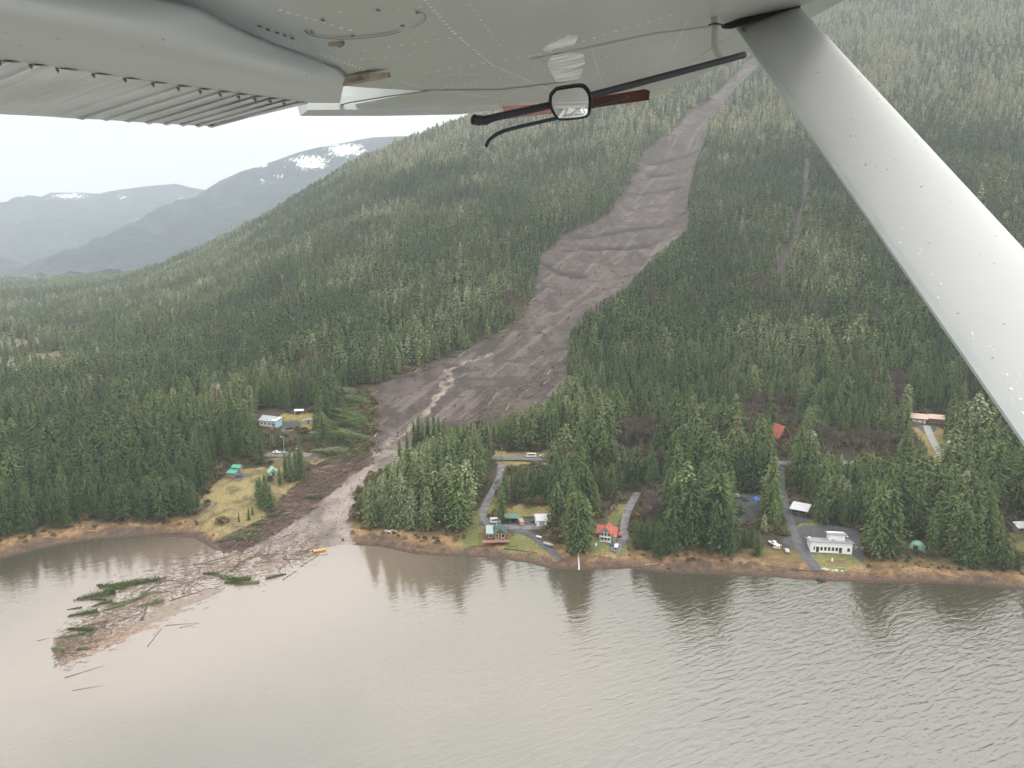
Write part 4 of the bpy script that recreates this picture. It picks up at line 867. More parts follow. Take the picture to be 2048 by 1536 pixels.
vehicle(1233, 1096, 'white van parked below the red-roofed house on the beach track', WHITEPAINT, 75, 'car', 'parked_van', 'van')
vehicle(1042, 1049, 'tan motorhome parked at the end of the green carport', TANPAINT, 100, 'van', 'motorhome', 'motorhome')
vehicle(992, 1046, 'white van parked behind the green-roofed house', WHITEPAINT, 10, 'van', 'parked_van', 'van')
vehicle(1064, 1042, 'dark car parked between the motorhome and the white workshop', DARKPAINT, 95)
vehicle(1573, 1103, 'silver car parked on the paved apron left of the white building', GREYPAINT, 85)
vehicle(480, 953, 'blue car parked against the small green-roofed cabin', BLUEPAINT, 10)
vehicle(580, 858, 'dark pickup on the gravel below the blue house', DARKPAINT, 8, 'truck', 'pickup_truck', 'truck')
vehicle(1100, 1040, 'white pickup half hidden behind the bare alders', WHITEPAINT, 170, 'truck', 'pickup_truck', 'truck')
def boat(px, py, label, rot, hull, L=6.5, cabin=True, name='motor_boat', lift=.5, water=False, group=None):
    t = T(px, py, name, label, 'boat', rot, group, lift=lift)
    if water: p = Wt(px, py); t.location = (p[0], p[1], -.1)
    V, Fc = [], []; st = [(-.5,.95,0),(-.2,1,0),(.15,.92,.03),(.35,.6,.15),(.5,.03,.35)]
    for k, w_, r_ in st:
        B = L*.17*w_; V += [(k*L, -B, .95+r_*.6), (k*L, -B*.75, .25+r_), (k*L, 0, 0+r_), (k*L, B*.75, .25+r_), (k*L, B, .95+r_*.6)]
    for i in range(4):
        for j in range(4): a = i*5+j; Fc.append((a, a+1, a+6, a+5))
        Fc.append((i*5, i*5+5, i*5+9, i*5+4))
    Fc.append((0, 4, 3, 2, 1)); meshobj('hull', V, Fc, hull, t)
    if cabin: MB().prism([(-.1*L,.96),(-.08*L,2.1),(.12*L,2.1),(.22*L,1.2),(.22*L,.96)], -L*.11, L*.11, 'y').build('cabin', WHITEPAINT, t); MB().box(-.06*L, .1*L, -L*.113, L*.113, 1.45, 1.9).build('cabin_window', DARKGL, t)
    MB().box(-.5*L-.35, -.5*L-.01, -.2, .2, .4, 1.35).build('outboard_motor', DARKPAINT, t, bevel=.06); return t
boat(1548, 1092, 'white cabin boat on a trailer on the bank left of the paved apron', 120, WHITEPAINT, 7.5)
boat(1553, 1098, 'small white dinghy lying below the cabin boat on the bank', 170, WHITEPAINT, 3.6, False, 'dinghy', .1)
boat(1097, 1094, 'silver open skiff drawn up beside the lower drive and bare alders', -38, GALV, 6.0, False, 'skiff', .3)
boat(1078, 1078, 'white canoe lying on the lawn beside the lower drive', -35, WHITEPAINT, 3.4, False, 'dinghy', .1)
boat(1474, 997, 'white and blue boat parked on the far side of the gravel lot', 8, BLUEPAINT, 7, True)
boat(640, 1104, 'orange hull wreck stranded at the mouth of the slide', 25, ORANGE, 6.5, False, 'wrecked_boat', .1)
t = T(1513, 1000, 'tarp_pile', 'bright blue tarp over a heap on the gravel lot', 'tarp', 0)
V, Fc = [], []; rg = random.Random(4)
for i in range(6):
    for j in range(9): a = j*6.283/9; r_ = 2.2*math.cos(i/5*1.5)*rg.uniform(.85, 1.1); V.append((math.cos(a)*r_*1.2, math.sin(a)*r_, 2.2*math.sin(i/5*1.5)*rg.uniform(.9, 1.1)-.3))
for i in range(5):
    for j in range(9): Fc.append((i*9+j, i*9+(j+1) % 9, (i+1)*9+(j+1) % 9, (i+1)*9+j))
Fc.append(tuple(range(45, 54))); meshobj('tarp', V, Fc, BLUETARP, t)
def crate_heap(px, py, label, m, s=1.2):
    t = T(px, py, 'equipment_pile', label, 'equipment'); b = MB(); b.box(-s, s, -.7, .7, -.3, 1.0); b.box(-s*.6, s*.3, -.5, .5, 1.01, 1.5); b.build('crates', m, t, bevel=.08)
    MB().tube((s*.8, -.9, .3), (s*1.5, .7, .5), .3, .3, 10).build('drum', DARKPAINT, t); return t
crate_heap(1490, 1002, 'dark crates between the boat and the blue tarp', DARKPAINT, 1.6); crate_heap(1224, 1092, 'blue bins against the wall of the red-roofed house', BLUEPAINT, .9)
crate_heap(1192, 1092, 'white boxes at the left corner of the red-roofed house', WHITE, .5); crate_heap(1712, 1098, 'pale boxes at the right corner of the white building', GREYWALL, .8)
# utility poles and street lamp
def pole(px, py, label, h=11, lamp=False):
    t = T(px, py, 'street_lamp' if lamp else 'utility_pole', label, 'street lamp' if lamp else 'utility pole', 0)
    MB().tube((0, 0, -1), (0, 0, h), .16, .11, 8).build('pole', GALV if lamp else BARK, t)
    if lamp: MB().tube((0, 0, h), (-1.2, -.2, h+.3), .07, .06, 6).build('arm', GALV, t); MB().box(-1.9, -.8, -.45, .15, h+.22, h+.5).build('lamp_head', WHITE, t, bevel=.06)
    else:
        MB().box(-1.2, 1.2, -.08, .08, h-1.0, h-.82).build('crossarm', BARK, t); [MB().tube((x, 0, h-.81), (x, 0, h-.5), .06, .05, 6).build('insulator', GREYWALL, t) for x in (-1.1, -.5, .5, 1.1)]
        MB().tube((.35, 0, h-3.2), (.35, 0, h-2.2), .28, .28, 10).build('transformer', GALV, t)
    return t
pole(569, 915, 'tall pale street lamp beside the white pickup on the highway', 12, True)
pole(1960, 935, 'dark utility pole at the highway near the right end of the shore', 13); pole(1003, 922, 'wooden utility pole at the break in the middle stretch of highway', 9)
# creek outfall on the beach, white water
ribbon('stream', [G(x, y) for x, y in ((1155,1098),(1157,1112),(1158,1128),(1158,1140))], .9, mat("white_water", (.62, .62, .60), .4), .12)
# white rocks and drift along the shore
rg = random.Random(31)
def rock(px, py, s, label, m, group):
    t = T(px, py, 'beach_rock', label, 'rock', rg.uniform(0, 360), group, lift=s*.15)
    V, Fc = [], []; n = 7
    for i in range(5):
        for j in range(n): a = 6.283*j/n; r_ = s*math.cos((i-1.6)/2.6*1.35)*rg.uniform(.8, 1.15); V.append((math.cos(a)*r_*1.3, math.sin(a)*r_, s*.8*math.sin((i-1.6)/2.6*1.35)))
    for i in range(4):
        for j in range(n): Fc.append((i*n+j, i*n+(j+1) % n, (i+1)*n+(j+1) % n, (i+1)*n+j))
    Fc.append(tuple(range(4*n, 5*n))); meshobj('stone', V, Fc, m, t); return t
PALEROCK = mat("pale_rock", (.5, .48, .43), .8, noise=.3)
for i, (x, y, s) in enumerate([(1645,1139,.7),(1651,1140,.9),(1658,1141,.5),(1665,1142,.6),(1672,1142,1.0),(1684,1143,.6)]): rock(x, y, s, 'pale rock below the white building lawn, %s from the left in its line' % ORD[i], PALEROCK, 'pale rocks lining the lawn')
for i, (x, y, s) in enumerate([(772,1062,.9),(778,1064,1.1),(785,1061,.8),(791,1063,.7)]): rock(x, y, s, 'white rock under the trees right of the slide mouth, %s from left' % ORD[i], PALEROCK, 'white rocks on the point')
DARKROCK = mat("dark_rock", (.07, .065, .06), .9, noise=.4)
for i, (x, y, s) in enumerate([(416,1010,1.6),(1338,1136,1.0),(1643,1160,1.6),(1462,1120,.8)]): rock(x, y, s, ['dark boulder at the left edge of the yellow meadow', 'dark boulder on the beach below the grove', 'dark boulder at the waterline below the white building', 'small dark boulder on the beach left of the boats'][i], DARKROCK, 'dark boulders')
# ------------------------------------------------------------------ logs
WOODS = [mat("brown_log", (.19, .125, .085), .9, noise=.4, nscale=1), mat("red_brown_log", (.185, .118, .085), .9, noise=.35, nscale=1), mat("dark_wet_log", (.085, .06, .048), .8, noise=.4, nscale=1), mat("pale_stripped_log", (.45, .36, .25), .85, noise=.25, nscale=1)]
WN = ['brown', 'red-brown', 'dark wet', 'pale stripped']
def log_meshes():
    R = []
    for s in range(6):
        rg = random.Random(200+s); V, Fc = [], []; pts = [(k/6-.5, rg.uniform(-.008, .008), rg.uniform(-.006, .006)) for k in range(7)]
        for k in range(6): tube(V, Fc, pts[k], pts[k+1], .020-.0022*k, .020-.0022*(k+1), 6)
        me = bpy.data.meshes.new('trunk'); me.from_pydata(V, [], Fc)
        V, Fc = [], []
        for j in range(7): a = rg.random()*6.28; tube(V, Fc, (-.495, 0, 0), (-.51-rg.uniform(0, .03), math.cos(a)*.06, math.sin(a)*.06), .012, .003, 4)
        for j in range(5): a = rg.random()*6.28; x = rg.uniform(-.1, .45); tube(V, Fc, (x, 0, 0), (x+.03, math.cos(a)*.05, math.sin(a)*.05), .004, .0015, 3)
        m2 = bpy.data.meshes.new('root_plate'); m2.from_pydata(V, [], Fc); R.append((me, m2))
    return R
LOGM = log_meshes(); LOGV = {}
def log_mesh(k, wi):
    if (k, wi) not in LOGV:
        a, b = LOGM[k][0].copy(), LOGM[k][1].copy(); a.materials.append(WOODS[wi]); b.materials.append(WOODS[wi if wi != 3 else 0]); LOGV[(k, wi)] = (a, b)
    return LOGV[(k, wi)]
def put_log(p0, p1, label, group, wi, rnd, lift=0, thick=1.0, name='fallen_log', cat='log', k=None):
    p0 = np.array(p0, float); p1 = np.array(p1, float); d = p1-p0; L = np.linalg.norm(d); c = (p0+p1)/2
    t = thing(name, label, cat, (c[0], c[1], c[2]+lift), (0, -math.asin(d[2]/L), math.atan2(d[1], d[0])), group); ms = log_mesh(rnd.randrange(6) if k is None else k, wi)
    t.scale = (L, L*thick, L*thick); o = link(bpy.data.objects.new('trunk', ms[0]), t); link(bpy.data.objects.new('root_plate', ms[1]), t); return t
rl = random.Random(77)
# named drifting logs of the raft
named = [((345,1200),(409,1180),0,'long brown log with root plate floating apart in the middle of the raft',1.1),((198,1224),(255,1204),1,'long red-brown log lying below the upper needle mats of the raft',1),((284,1240),(303,1185),2,'thin dark log standing nearly upright in the picture across the raft',.6),
 ((132,1355),(207,1332),2,'thin dark log floating alone below the tip of the raft',.45),((147,1381),(207,1371),0,'faint log floating lowest of all below the raft',.5),((515,1125),(566,1124),0,'level brown log at the upper end of the raft',1),
 ((566,1159),(593,1142),0,'thick short log floating free at the right edge of the raft',1.1),((390,1130),(494,1104),1,'longest red-brown log from the raft to the slide mouth',.7),((296,1292),(323,1258),2,'thin sunken log at the lower right of the raft',.5),
 ((125,1277),(140,1291),0,'short steep log at the left tip of the raft',1.6),((166,1288),(186,1265),0,'slanted log right of the left tip of the raft',1.1),((333,1251),(398,1246),2,'thin dark branch log drifting right of the sawdust patch',.4),
 ((75,1282),(100,1276),2,'small crooked log drifting farthest left of all',1),((250,1238),(283,1226),2,'thick dark log in the centre of the raft',1.3),((360,1256),(400,1246),2,'thin branch lying at the right of the sawdust patch',.5),((560,1138),(600,1100),0,'slanted log right of the raft below the orange wreck',.7)]
for (a, b_, wi, lab, th) in named:
    p, q = Wt(*a), Wt(*b_); put_log(p, q, lab, 'named drift logs', wi, rl, .12, th, 'floating_log')
# raft logs in bands, numbered from left to right
axis = [(640,1092),(540,1115),(430,1142),(320,1185),(230,1235),(150,1290),(110,1305)]
def raft_pt(s, off):
    n = len(axis)-1; k = min(int(s*n), n-1); f = s*n-k; x = axis[k][0]*(1-f)+axis[k+1][0]*f; y = axis[k][1]*(1-f)+axis[k+1][1]*f; return x, y+off
bands = [('near the slide mouth end of the raft', 0, .22, 34, 26), ('in the upper raft below the yellow meadow', .22, .42, 32, 26), ('among the needle mats of the raft', .42, .68, 30, 26), ('in the outer raft by the sawdust', .68, .93, 26, 24)]
for bn, s0, s1, n, wdt in bands:
    items = []
    for k in range(n):
        s = rl.uniform(s0, s1); off = rl.gauss(0, wdt*.5); x, y = raft_pt(s, off); L = rl.choice([12, 18, 22, 30, 44]); a = math.radians(rl.gauss(27, 20)) if rl.random() < .85 else math.radians(rl.uniform(-80, 80)); items.append((x, y, L, a))
    items.sort()
    for k, (x, y, L, a) in enumerate(items):
        dx, dy = math.cos(a)*L/2, -math.sin(a)*L/2*.8; p, q = Wt(x-dx, y-dy), Wt(x+dx, y+dy)
        for v in (p, q): v[2] = max(0, gz(v[0], v[1])) if s0 < .3 else 0
        ml = np.linalg.norm(p-q); sz_ = 'long' if ml > 11 else ('short' if ml < 5.5 else 'mid-length'); wi = rl.choice([0, 0, 2, 2, 1])
        put_log(p, q, '%s %s log, %s from left %s' % (sz_, WN[wi], ordinal(k), bn), 'logs floating in the debris raft', wi, rl, .10, rl.uniform(.9, 1.8)*min(1.5, 9/ml), 'floating_log')
# slide margin logs
zones = [('on the lower debris bank of the slide', [(430,1085),(520,1040),(560,1010),(640,1010),(560,1060),(480,1105)], 50, 38), ('on the middle debris bank of the slide', [(560,1000),(620,945),(700,935),(690,965),(630,1005)], 50, 34), ('on the upper debris bank by the highway', [(620,935),(660,915),(745,905),(750,925),(700,945)], 36, 34),
         ('along the left margin beside the flattened trees', [(742,780),(760,780),(768,865),(760,905),(735,890)], 24, 60), ('on the right mud fan below the conifers', [(960,800),(1080,740),(1130,700),(1125,750),(1010,830),(930,850)], 34, 40), ('across the open mud of the slide', [(880,820),(960,700),(1120,620),(1250,520),(1300,400),(1240,560),(1100,700),(950,800)], 26, 25), ('along the upper left edge of the slide', [(830,742),(1000,665),(1060,615),(1085,500),(1080,520),(1066,620),(1005,668),(860,742)], 30, 35)]
for zn, poly, n, ang in zones:
    items = []; xs = [p[0] for p in poly]; ys = [p[1] for p in poly]
    while len(items) < n:
        x, y = rl.uniform(min(xs), max(xs)), rl.uniform(min(ys), max(ys))
        if inpoly([x], [y], poly)[0]: items.append((x, y, rl.uniform(8, 26), math.radians(rl.gauss(ang, 22))))
    items.sort()
    for k, (x, y, L, a) in enumerate(items):
        c = G(x, y); m_ = L*np.hypot(c[0], c[1])/F; th_ = a+rl.uniform(-.2, .2); dx, dy = math.cos(th_)*m_/2, math.sin(th_)*m_
        p = np.array([c[0]-dx, c[1]-dy, 0]); q = np.array([c[0]+dx, c[1]+dy, 0]); p[2] = gz(p[0], p[1]); q[2] = gz(q[0], q[1]); ml = np.linalg.norm(p-q); lp = .35
        sz_ = 'long' if ml > 14 else ('short' if ml < 7 else 'mid-length'); wi = rl.choice([0, 1, 2, 0, 3]) if rl.random() < .6 else rl.choice([0, 2])
        put_log(p, q, '%s %s log, %s from left %s' % (sz_, WN[wi], ordinal(k), zn), 'logs stranded on the landslide', wi, rl, lp+rl.uniform(0, .5), rl.uniform(.9, 1.6)*min(1.3, 12/ml))
# beach logs
bl = [((1585,1140),(1655,1145),2,'long dark log along the beach below the paved drive'),((1535,1132),(1600,1138),0,'brown log on the beach left of the paved drive'),((1190,1112),(1226,1117),2,'dark log pair member on the beach below the red-roofed house, upper'),((1200,1116),(1236,1120),0,'brown log on the beach below the red-roofed house, lower'),
      ((1010,1098),(1075,1106),2,'dark log along the bank below the deck lawn'),((990,1092),(1003,1093),3,'short pale log on the bank below the deck'),((738,1082),(752,1078),3,'short white log on the beach right of the slide mouth'),((60,1100),(80,1094),2,'dark snag on the left beach'),((175,1079),(190,1072),3,'short pale log on the left beach'),
      ((325,1068),(400,1066),2,'long dark log along the cove below the meadow'),((60,1112),(66,1108),3,'tiny pale log at the left waterline'),((1740,1150),(1780,1146),2,'dark log on the beach right of the white building'),((1880,1150),(1925,1158),0,'brown log on the beach near the right end')]
for a, b_, wi, lab in bl:
    p, q = G(*a), G(*b_); put_log(p, q, lab, 'drift logs on the beach', wi, rl, .2, .8, 'beach_log')
items = []
while len(items) < 34:
    x = rl.uniform(30, 2030)
    if 410 < x < 700: continue
    u_ = ray(x, 1110); yy = yshore(u_[0]/u_[1])+rl.uniform(3, 11); items.append((x, u_[0]/u_[1]*yy, yy))
items.sort()
for k, (x, X_, Y_) in enumerate(items):
    a = rl.gauss(0, .35); ml = rl.uniform(2.5, 8); p = np.array([X_-math.cos(a)*ml/2, Y_-math.sin(a)*ml/2, 0]); q = np.array([X_+math.cos(a)*ml/2, Y_+math.sin(a)*ml/2, 0]); p[2] = gz(p[0], p[1]); q[2] = gz(q[0], q[1]); wi = rl.choice([0, 2, 2, 3])
    put_log(p, q, 'small %s drift log on the tidal beach, %s from left of its kind' % (WN[wi], ordinal(k)), 'small drift logs on the beach', wi, rl, .12, 1.6, 'beach_log')
# toppled green trees
def fallen_tree(p, yaw, L, label, group, tilt=84, wscale=.8, tint=.1):
    wscale *= rl.uniform(.85, 1.25)
    t = thing('fallen_tree', label, 'fallen tree', (p[0], p[1], p[2]+.6), (0, math.radians(tilt), yaw), group); s = L/20; t.scale = (s*wscale, s*wscale, s)
    ms = NEAR[rl.randrange(NN)] if (group[:7] != 'needled' or rl.random() < .6) else SNAG; c = link(bpy.data.objects.new('crown', ms[0]), t); c['tint'] = tint; link(bpy.data.objects.new('trunk', ms[1]), t); return t
fz = [(660,900),(675,850),(690,815),(700,785),(742,770),(752,800),(750,850),(735,895),(700,912)]; items = []
while len(items) < 64:
    x, y = rl.uniform(640, 755), rl.uniform(775, 915)
    if inpoly([x], [y], fz)[0]: items.append((x, y))
items.sort()
for k, (x, y) in enumerate(items): fallen_tree(G(x, y), math.radians(rl.gauss(185, 28)), rl.uniform(15, 26), 'toppled green conifer, %s from left in the flattened stand beside the slide' % ordinal(k), 'flattened conifers beside the slide', rl.uniform(66, 86), .75, rl.uniform(.05, .3))
items = sorted([(x+rl.uniform(-8, 8), y+rl.uniform(-5, 5)) for x, y in ((440,1090),(455,1085),(470,1078),(490,1068),(505,1055),(520,1040),(600,1000),(660,925),(640,935),(680,918),(700,912),(1110,735),(1090,775),(1060,800),(850,742),(900,716),(780,760),(810,750))])
for k, (x, y) in enumerate(items): fallen_tree(G(x, y), math.radians(rl.gauss(30, 25)), rl.uniform(9, 15), 'scattered toppled conifer, %s from left along the slide margins' % ordinal(k), 'scattered toppled conifers', 84, .7, rl.uniform(0, .25))
flo = [(215,1195,200,14),(235,1185,205,16),(255,1178,200,16),(275,1168,205,16),(300,1160,200,15),(325,1158,205,12),(345,1152,205,12),(200,1222,205,12),(275,1200,200,10),(230,1240,205,12),(190,1262,205,12),(172,1268,200,9),(130,1303,182,7),(150,1300,10,6),(205,1293,195,7),(490,1165,150,10),(505,1160,170,12),(522,1165,190,12),(530,1158,20,10),(470,1160,175,12),(312,1140,200,6),(440,1150,180,9),(180,1312,180,6),(165,1215,200,6)]
flo += [(250+rl.uniform(-60, 90), 1185+rl.uniform(-26, 26), 205+rl.uniform(-30, 30), rl.uniform(7, 12)) for _ in range(12)]+[(500+rl.uniform(-25, 30), 1162+rl.uniform(-6, 6), rl.uniform(165, 215), rl.uniform(6, 10)) for _ in range(6)]
flo.sort()
for k, (x, y, a, L) in enumerate(flo):
    p = Wt(x, y); p[2] = -.75; fallen_tree(p, math.radians(a+rl.gauss(0, 14)), L, 'floating conifer top with green needles, %s from left in the raft' % ordinal(k), 'needled tree tops floating in the raft', 88, 1.2, rl.uniform(.0, .4))
# woody debris and floating scum too small to count
def litter():
    V, Fc, mi = [], [], []; rg = random.Random(5); np_rng = np.random.default_rng(5)
    def stick(c, L, yaw, r, pit=0): d = Vector((math.cos(yaw)*math.cos(pit), math.sin(yaw)*math.cos(pit), math.sin(pit)))*L/2; c = Vector(c); n0 = len(Fc); tube(V, Fc, c-d, c+d, r, r*.6, 3); return len(Fc)-n0
    for zn, poly, n, ang in zones:
        xs = [p[0] for p in poly]; ys = [p[1] for p in poly]; m = 0; N_ = n*(26 if n > 30 else 12)
        if 'open mud' in zn: N_ = 700; poly = slide_px; xs = [p[0] for p in poly]; ys = [p[1] for p in poly]
        while m < N_:
            x, y = rg.uniform(min(xs)-6, max(xs)+6), rg.uniform(min(ys)-6, max(ys)+6)
            if not inpoly([x], [y], poly)[0] or y < 215: m += .3; continue
            m += 1; h_ = hit(x, y, bz)
            if h_ is None: continue
            z = gz(h_[0], h_[1]); k = stick((h_[0], h_[1], z+rg.uniform(.1, .6)), rg.uniform(1.5, 6), math.radians(rg.gauss(ang+20, 35)), rg.uniform(.06, .2), rg.gauss(0, .2)); mi.extend([rg.choice([0, 0, 1, 2, 2])]*k)
    for k in range(4200):
        s = rg.random(); x, y = raft_pt(s, rg.gauss(-4, 14+12*math.sin(s*3.1))); 
        p = Wt(x, y); zz = max(0, gz(p[0], p[1])) if s < .35 else 0; kk = stick((p[0], p[1], zz+.04), rg.uniform(.5, 3.2), math.radians(rg.gauss(30, 50)), rg.uniform(.04, .13)); mi.extend([rg.choice([0, 2, 2, 1])]*kk)
    for k in range(900):
        x, y = rg.gauss(215, 38), 0; y = 1272-(x-215)*.42+rg.gauss(0, 9); p = Wt(x, y); kk = stick((p[0], p[1], .03), rg.uniform(.4, 1.6), rg.uniform(0, 6.28), rg.uniform(.04, .1)); mi.extend([3 if rg.random() < .35 else 1]*kk)
    o = meshobj('woody_debris', V, Fc, WOODS, midx=mi); tag(o, 'splintered branches and bark strewn over the slide and the water', None, kind='stuff')
litter()
def chunks():
    V, Fc = [], []; rg = random.Random(6)
    for k in range(420):
        while True:
            x, y = rg.uniform(640, 1420), rg.uniform(230, 1090)
            if inpoly([x], [y], slide_px)[0]: break
        h_ = hit(x, y, bz)
        if h_ is None: continue
        z = gz(h_[0], h_[1]); s = rg.choice([.3, .4, .6, 1.0])*(1 if y > 700 else 1.3); i = len(V)
        for a, b_, c in ((-1,-1,0),(1,-1,0),(1,1,0),(-1,1,0),(-.6,-.5,1),(.5,-.6,1),(.6,.5,1),(-.5,.6,1)): V.append((h_[0]+a*s*rg.uniform(.6, 1.2), h_[1]+b_*s*rg.uniform(.6, 1.2), z-.4+c*s*rg.uniform(.8, 1.4)))
        Fc += [(i+4,i+5,i+6,i+7),(i,i+1,i+5,i+4),(i+1,i+2,i+6,i+5),(i+2,i+3,i+7,i+6),(i+3,i,i+4,i+7)]
    o = meshobj('rubble', V, Fc, mat("mud_clods", (.085, .062, .052), .95, noise=.4)); tag(o, kind='stuff')
chunks()
def scum():
    """foam and silt film drifting on the water round the raft"""
    V, Fc = [], []; rg = random.Random(8); mi = []
    spots = [(285,1250,60,10,1),(330,1225,30,7,0),(360,1210,35,5,0),(400,1195,30,4,0),(240,1275,60,9,1),(300,1235,50,8,0),(180,1300,50,6,1),(450,1130,60,10,0),(560,1120,50,8,0),(350,1175,60,8,0),(230,1230,60,10,0)]
    for sx, sy, rx, ry, k in spots:
        for q in range(60):
            a = rg.gauss(0, .6); b_ = rg.gauss(0, .6); x = sx+a*rx; y = sy-a*rx*.42+b_*ry; p = Wt(x, y); n = 7; L = rg.uniform(.5, 3.0) if k else rg.uniform(1.2, 5.5); yaw = math.radians(28+rg.gauss(0, 15)); i = len(V)
            if gz(p[0], p[1]) > .02: continue
            V.append((p[0], p[1], .012+.001*(q % 9)+.012*rg.random()))
            for j in range(n):
                t_ = 6.283*j/n; u, v = math.cos(t_)*L*rg.uniform(.6, 1.2), math.sin(t_)*L*.28*rg.uniform(.6, 1.2); V.append((p[0]+u*math.cos(yaw)-v*math.sin(yaw), p[1]+u*math.sin(yaw)+v*math.cos(yaw), V[i][2]))
            for j in range(n): Fc.append((i, i+1+j, i+1+(j+1) % n)); mi.append(k)
    o = meshobj('water_foam', V, Fc, [mat("silt_foam", (.235, .19, .155), .8, noise=.2), mat("sawdust_scum", (.27, .185, .14), .9, noise=.3, nscale=.6)], midx=mi); tag(o, kind='stuff')
scum()
# ------------------------------------------------------------------ the floatplane's wing, strut and mirror
CAM = Vector((0, 0, H)); RX = Vector((1, 0, 0)); UP = Vector((0, sP, cP)); FW = Vector((0, cP, -sP))
def cw(v): return CAM+RX*v[0]+UP*v[1]+FW*v[2]                # metres right, up, ahead of the seat
def pd(px, py, d): return Vector(((px-1024)/F*d, (768-py)/F*d, d))
A0 = pd(1530, 30, 2.8); sv = Vector((.18, .364, 1)).normalized(); cv = Vector((1, .215, .02)).normalized(); nv = cv.cross(sv).normalized()
if nv.dot(Vector((0, 1, 0))) > 0: nv = -nv                   # nv points down, out of the wing's underside
def wp(px, py, off=0.0):
    r = pd(px, py, 1.0); t = (A0+nv*off).dot(nv)/r.dot(nv); return r*t
plane = thing('floatplane', 'grey floatplane wing underside with strut, flap, tie-down hose and round mirror', 'aircraft', tuple(CAM))
def pbuild(name, V, Fc, m, parent=None, smooth=False, bevel=0):
    o = meshobj(name, [tuple(cw(v)-CAM) for v in V], Fc, m, parent or plane, smooth=smooth)
    if bevel: b = o.modifiers.new('bevel', 'BEVEL'); b.width = bevel; b.segments = 2
    return o
def slab(name, pts, m, off=0.0, th=.12, parent=None, bevel=0):
    P = [wp(x, y, off) for x, y in pts]; n = len(P); V = P+[p-nv*th for p in P]
    Fc = [tuple(range(n)), tuple(range(2*n-1, n-1, -1))]+[(k, n+k, n+(k+1) % n, (k+1) % n) for k in range(n)]
    return pbuild(name, V, Fc, m, parent, bevel=bevel)
def skin_mat(name, col, rough, met):
    m = bpy.data.materials.new(name); m.use_nodes = True; t = m.node_tree; b = t.nodes['Principled BSDF']
    tcn = t.nodes.new('ShaderNodeTexCoord'); n = t.nodes.new('ShaderNodeTexNoise'); n.inputs['Scale'].default_value = 2.3; n.inputs['Detail'].default_value = 5
    mp = t.nodes.new('ShaderNodeMapping'); mp.inputs['Scale'].default_value = (1, .35, 1); t.links.new(tcn.outputs['Object'], mp.inputs[0]); t.links.new(mp.outputs[0], n.inputs[0])
    mxn = t.nodes.new('ShaderNodeMix'); mxn.data_type = 'RGBA'; mxn.inputs[6].default_value = (*[c*.86 for c in col], 1); mxn.inputs[7].default_value = (*[min(1, c*1.06) for c in col], 1); t.links.new(n.outputs[0], mxn.inputs[0])
    n3 = t.nodes.new('ShaderNodeTexNoise'); n3.inputs['Scale'].default_value = 60; t.links.new(tcn.outputs['Object'], n3.inputs[0])
    m3 = t.nodes.new('ShaderNodeMapRange'); m3.inputs[1].default_value = .72; m3.inputs[2].default_value = .76; t.links.new(n3.outputs[0], m3.inputs[0])
    m4 = t.nodes.new('ShaderNodeMix'); m4.data_type = 'RGBA'; m4.inputs[7].default_value = (.3, .29, .26, 1); t.links.new(m3.outputs[0], m4.inputs[0]); t.links.new(mxn.outputs[2], m4.inputs[6]); t.links.new(m4.outputs[2], b.inputs['Base Color'])
    b.inputs['Roughness'].default_value = rough; b.inputs['Metallic'].default_value = met; b.inputs['Coat Weight'].default_value = .35 if rough < .4 else .08; b.inputs['Coat Roughness'].default_value = .12
    bp = t.nodes.new('ShaderNodeBump'); bp.inputs['Strength'].default_value = .10; bp.inputs['Distance'].default_value = .02; t.links.new(n.outputs[0], bp.inputs['Height']); t.links.new(bp.outputs[0], b.inputs['Normal']); t.links.new(bp.outputs[0], b.inputs['Coat Normal'])
    return m
SKIN = skin_mat("wing_paint", (.62, .65, .635), .34, .0); FLAPM = skin_mat("flap_paint", (.61, .64, .64), .5, .0); STRUTM = skin_mat("strut_paint", (.585, .595, .59), .6, .0)
BLACK = mat("black_rubber", (.02, .022, .026), .5); MAROON = mat("maroon_paint", (.13, .038, .032), .4, coat=.3); RIVET = mat("rivet_heads", (.86, .87, .85), .3); GREYLINE = mat("panel_gap", (.16, .16, .155), .7); CREAM = mat("cream_plastic", (.78, .77, .66), .35); DIRT = mat("grimy_bracket", (.34, .27, .22), .7, noise=.4, nscale=30); HOSE = mat("pale_hose", (.56, .55, .52), .45)
# wing skin (outer panels), seen from beneath
wing_pts = [(-900,-900),(-900,-40),(-300,40),(100,80),(400,110),(600,150),(690,172),(740,176),(850,182),(640,222),(800,224),(920,222),(1003,212),(1150,200),(1290,186),(1345,176),(1420,142),(1500,106),(1600,48),(1690,0),(1990,-180),(2600,-900)]
slab('wing_skin', wing_pts, SKIN, 0, .16)
# aileron strip beyond the flap
o = slab('aileron', [(616,220),(700,219),(800,222),(918,221),(1000,214),(1000,219),(920,229),(760,232),(600,232)], FLAPM, .02, .05)
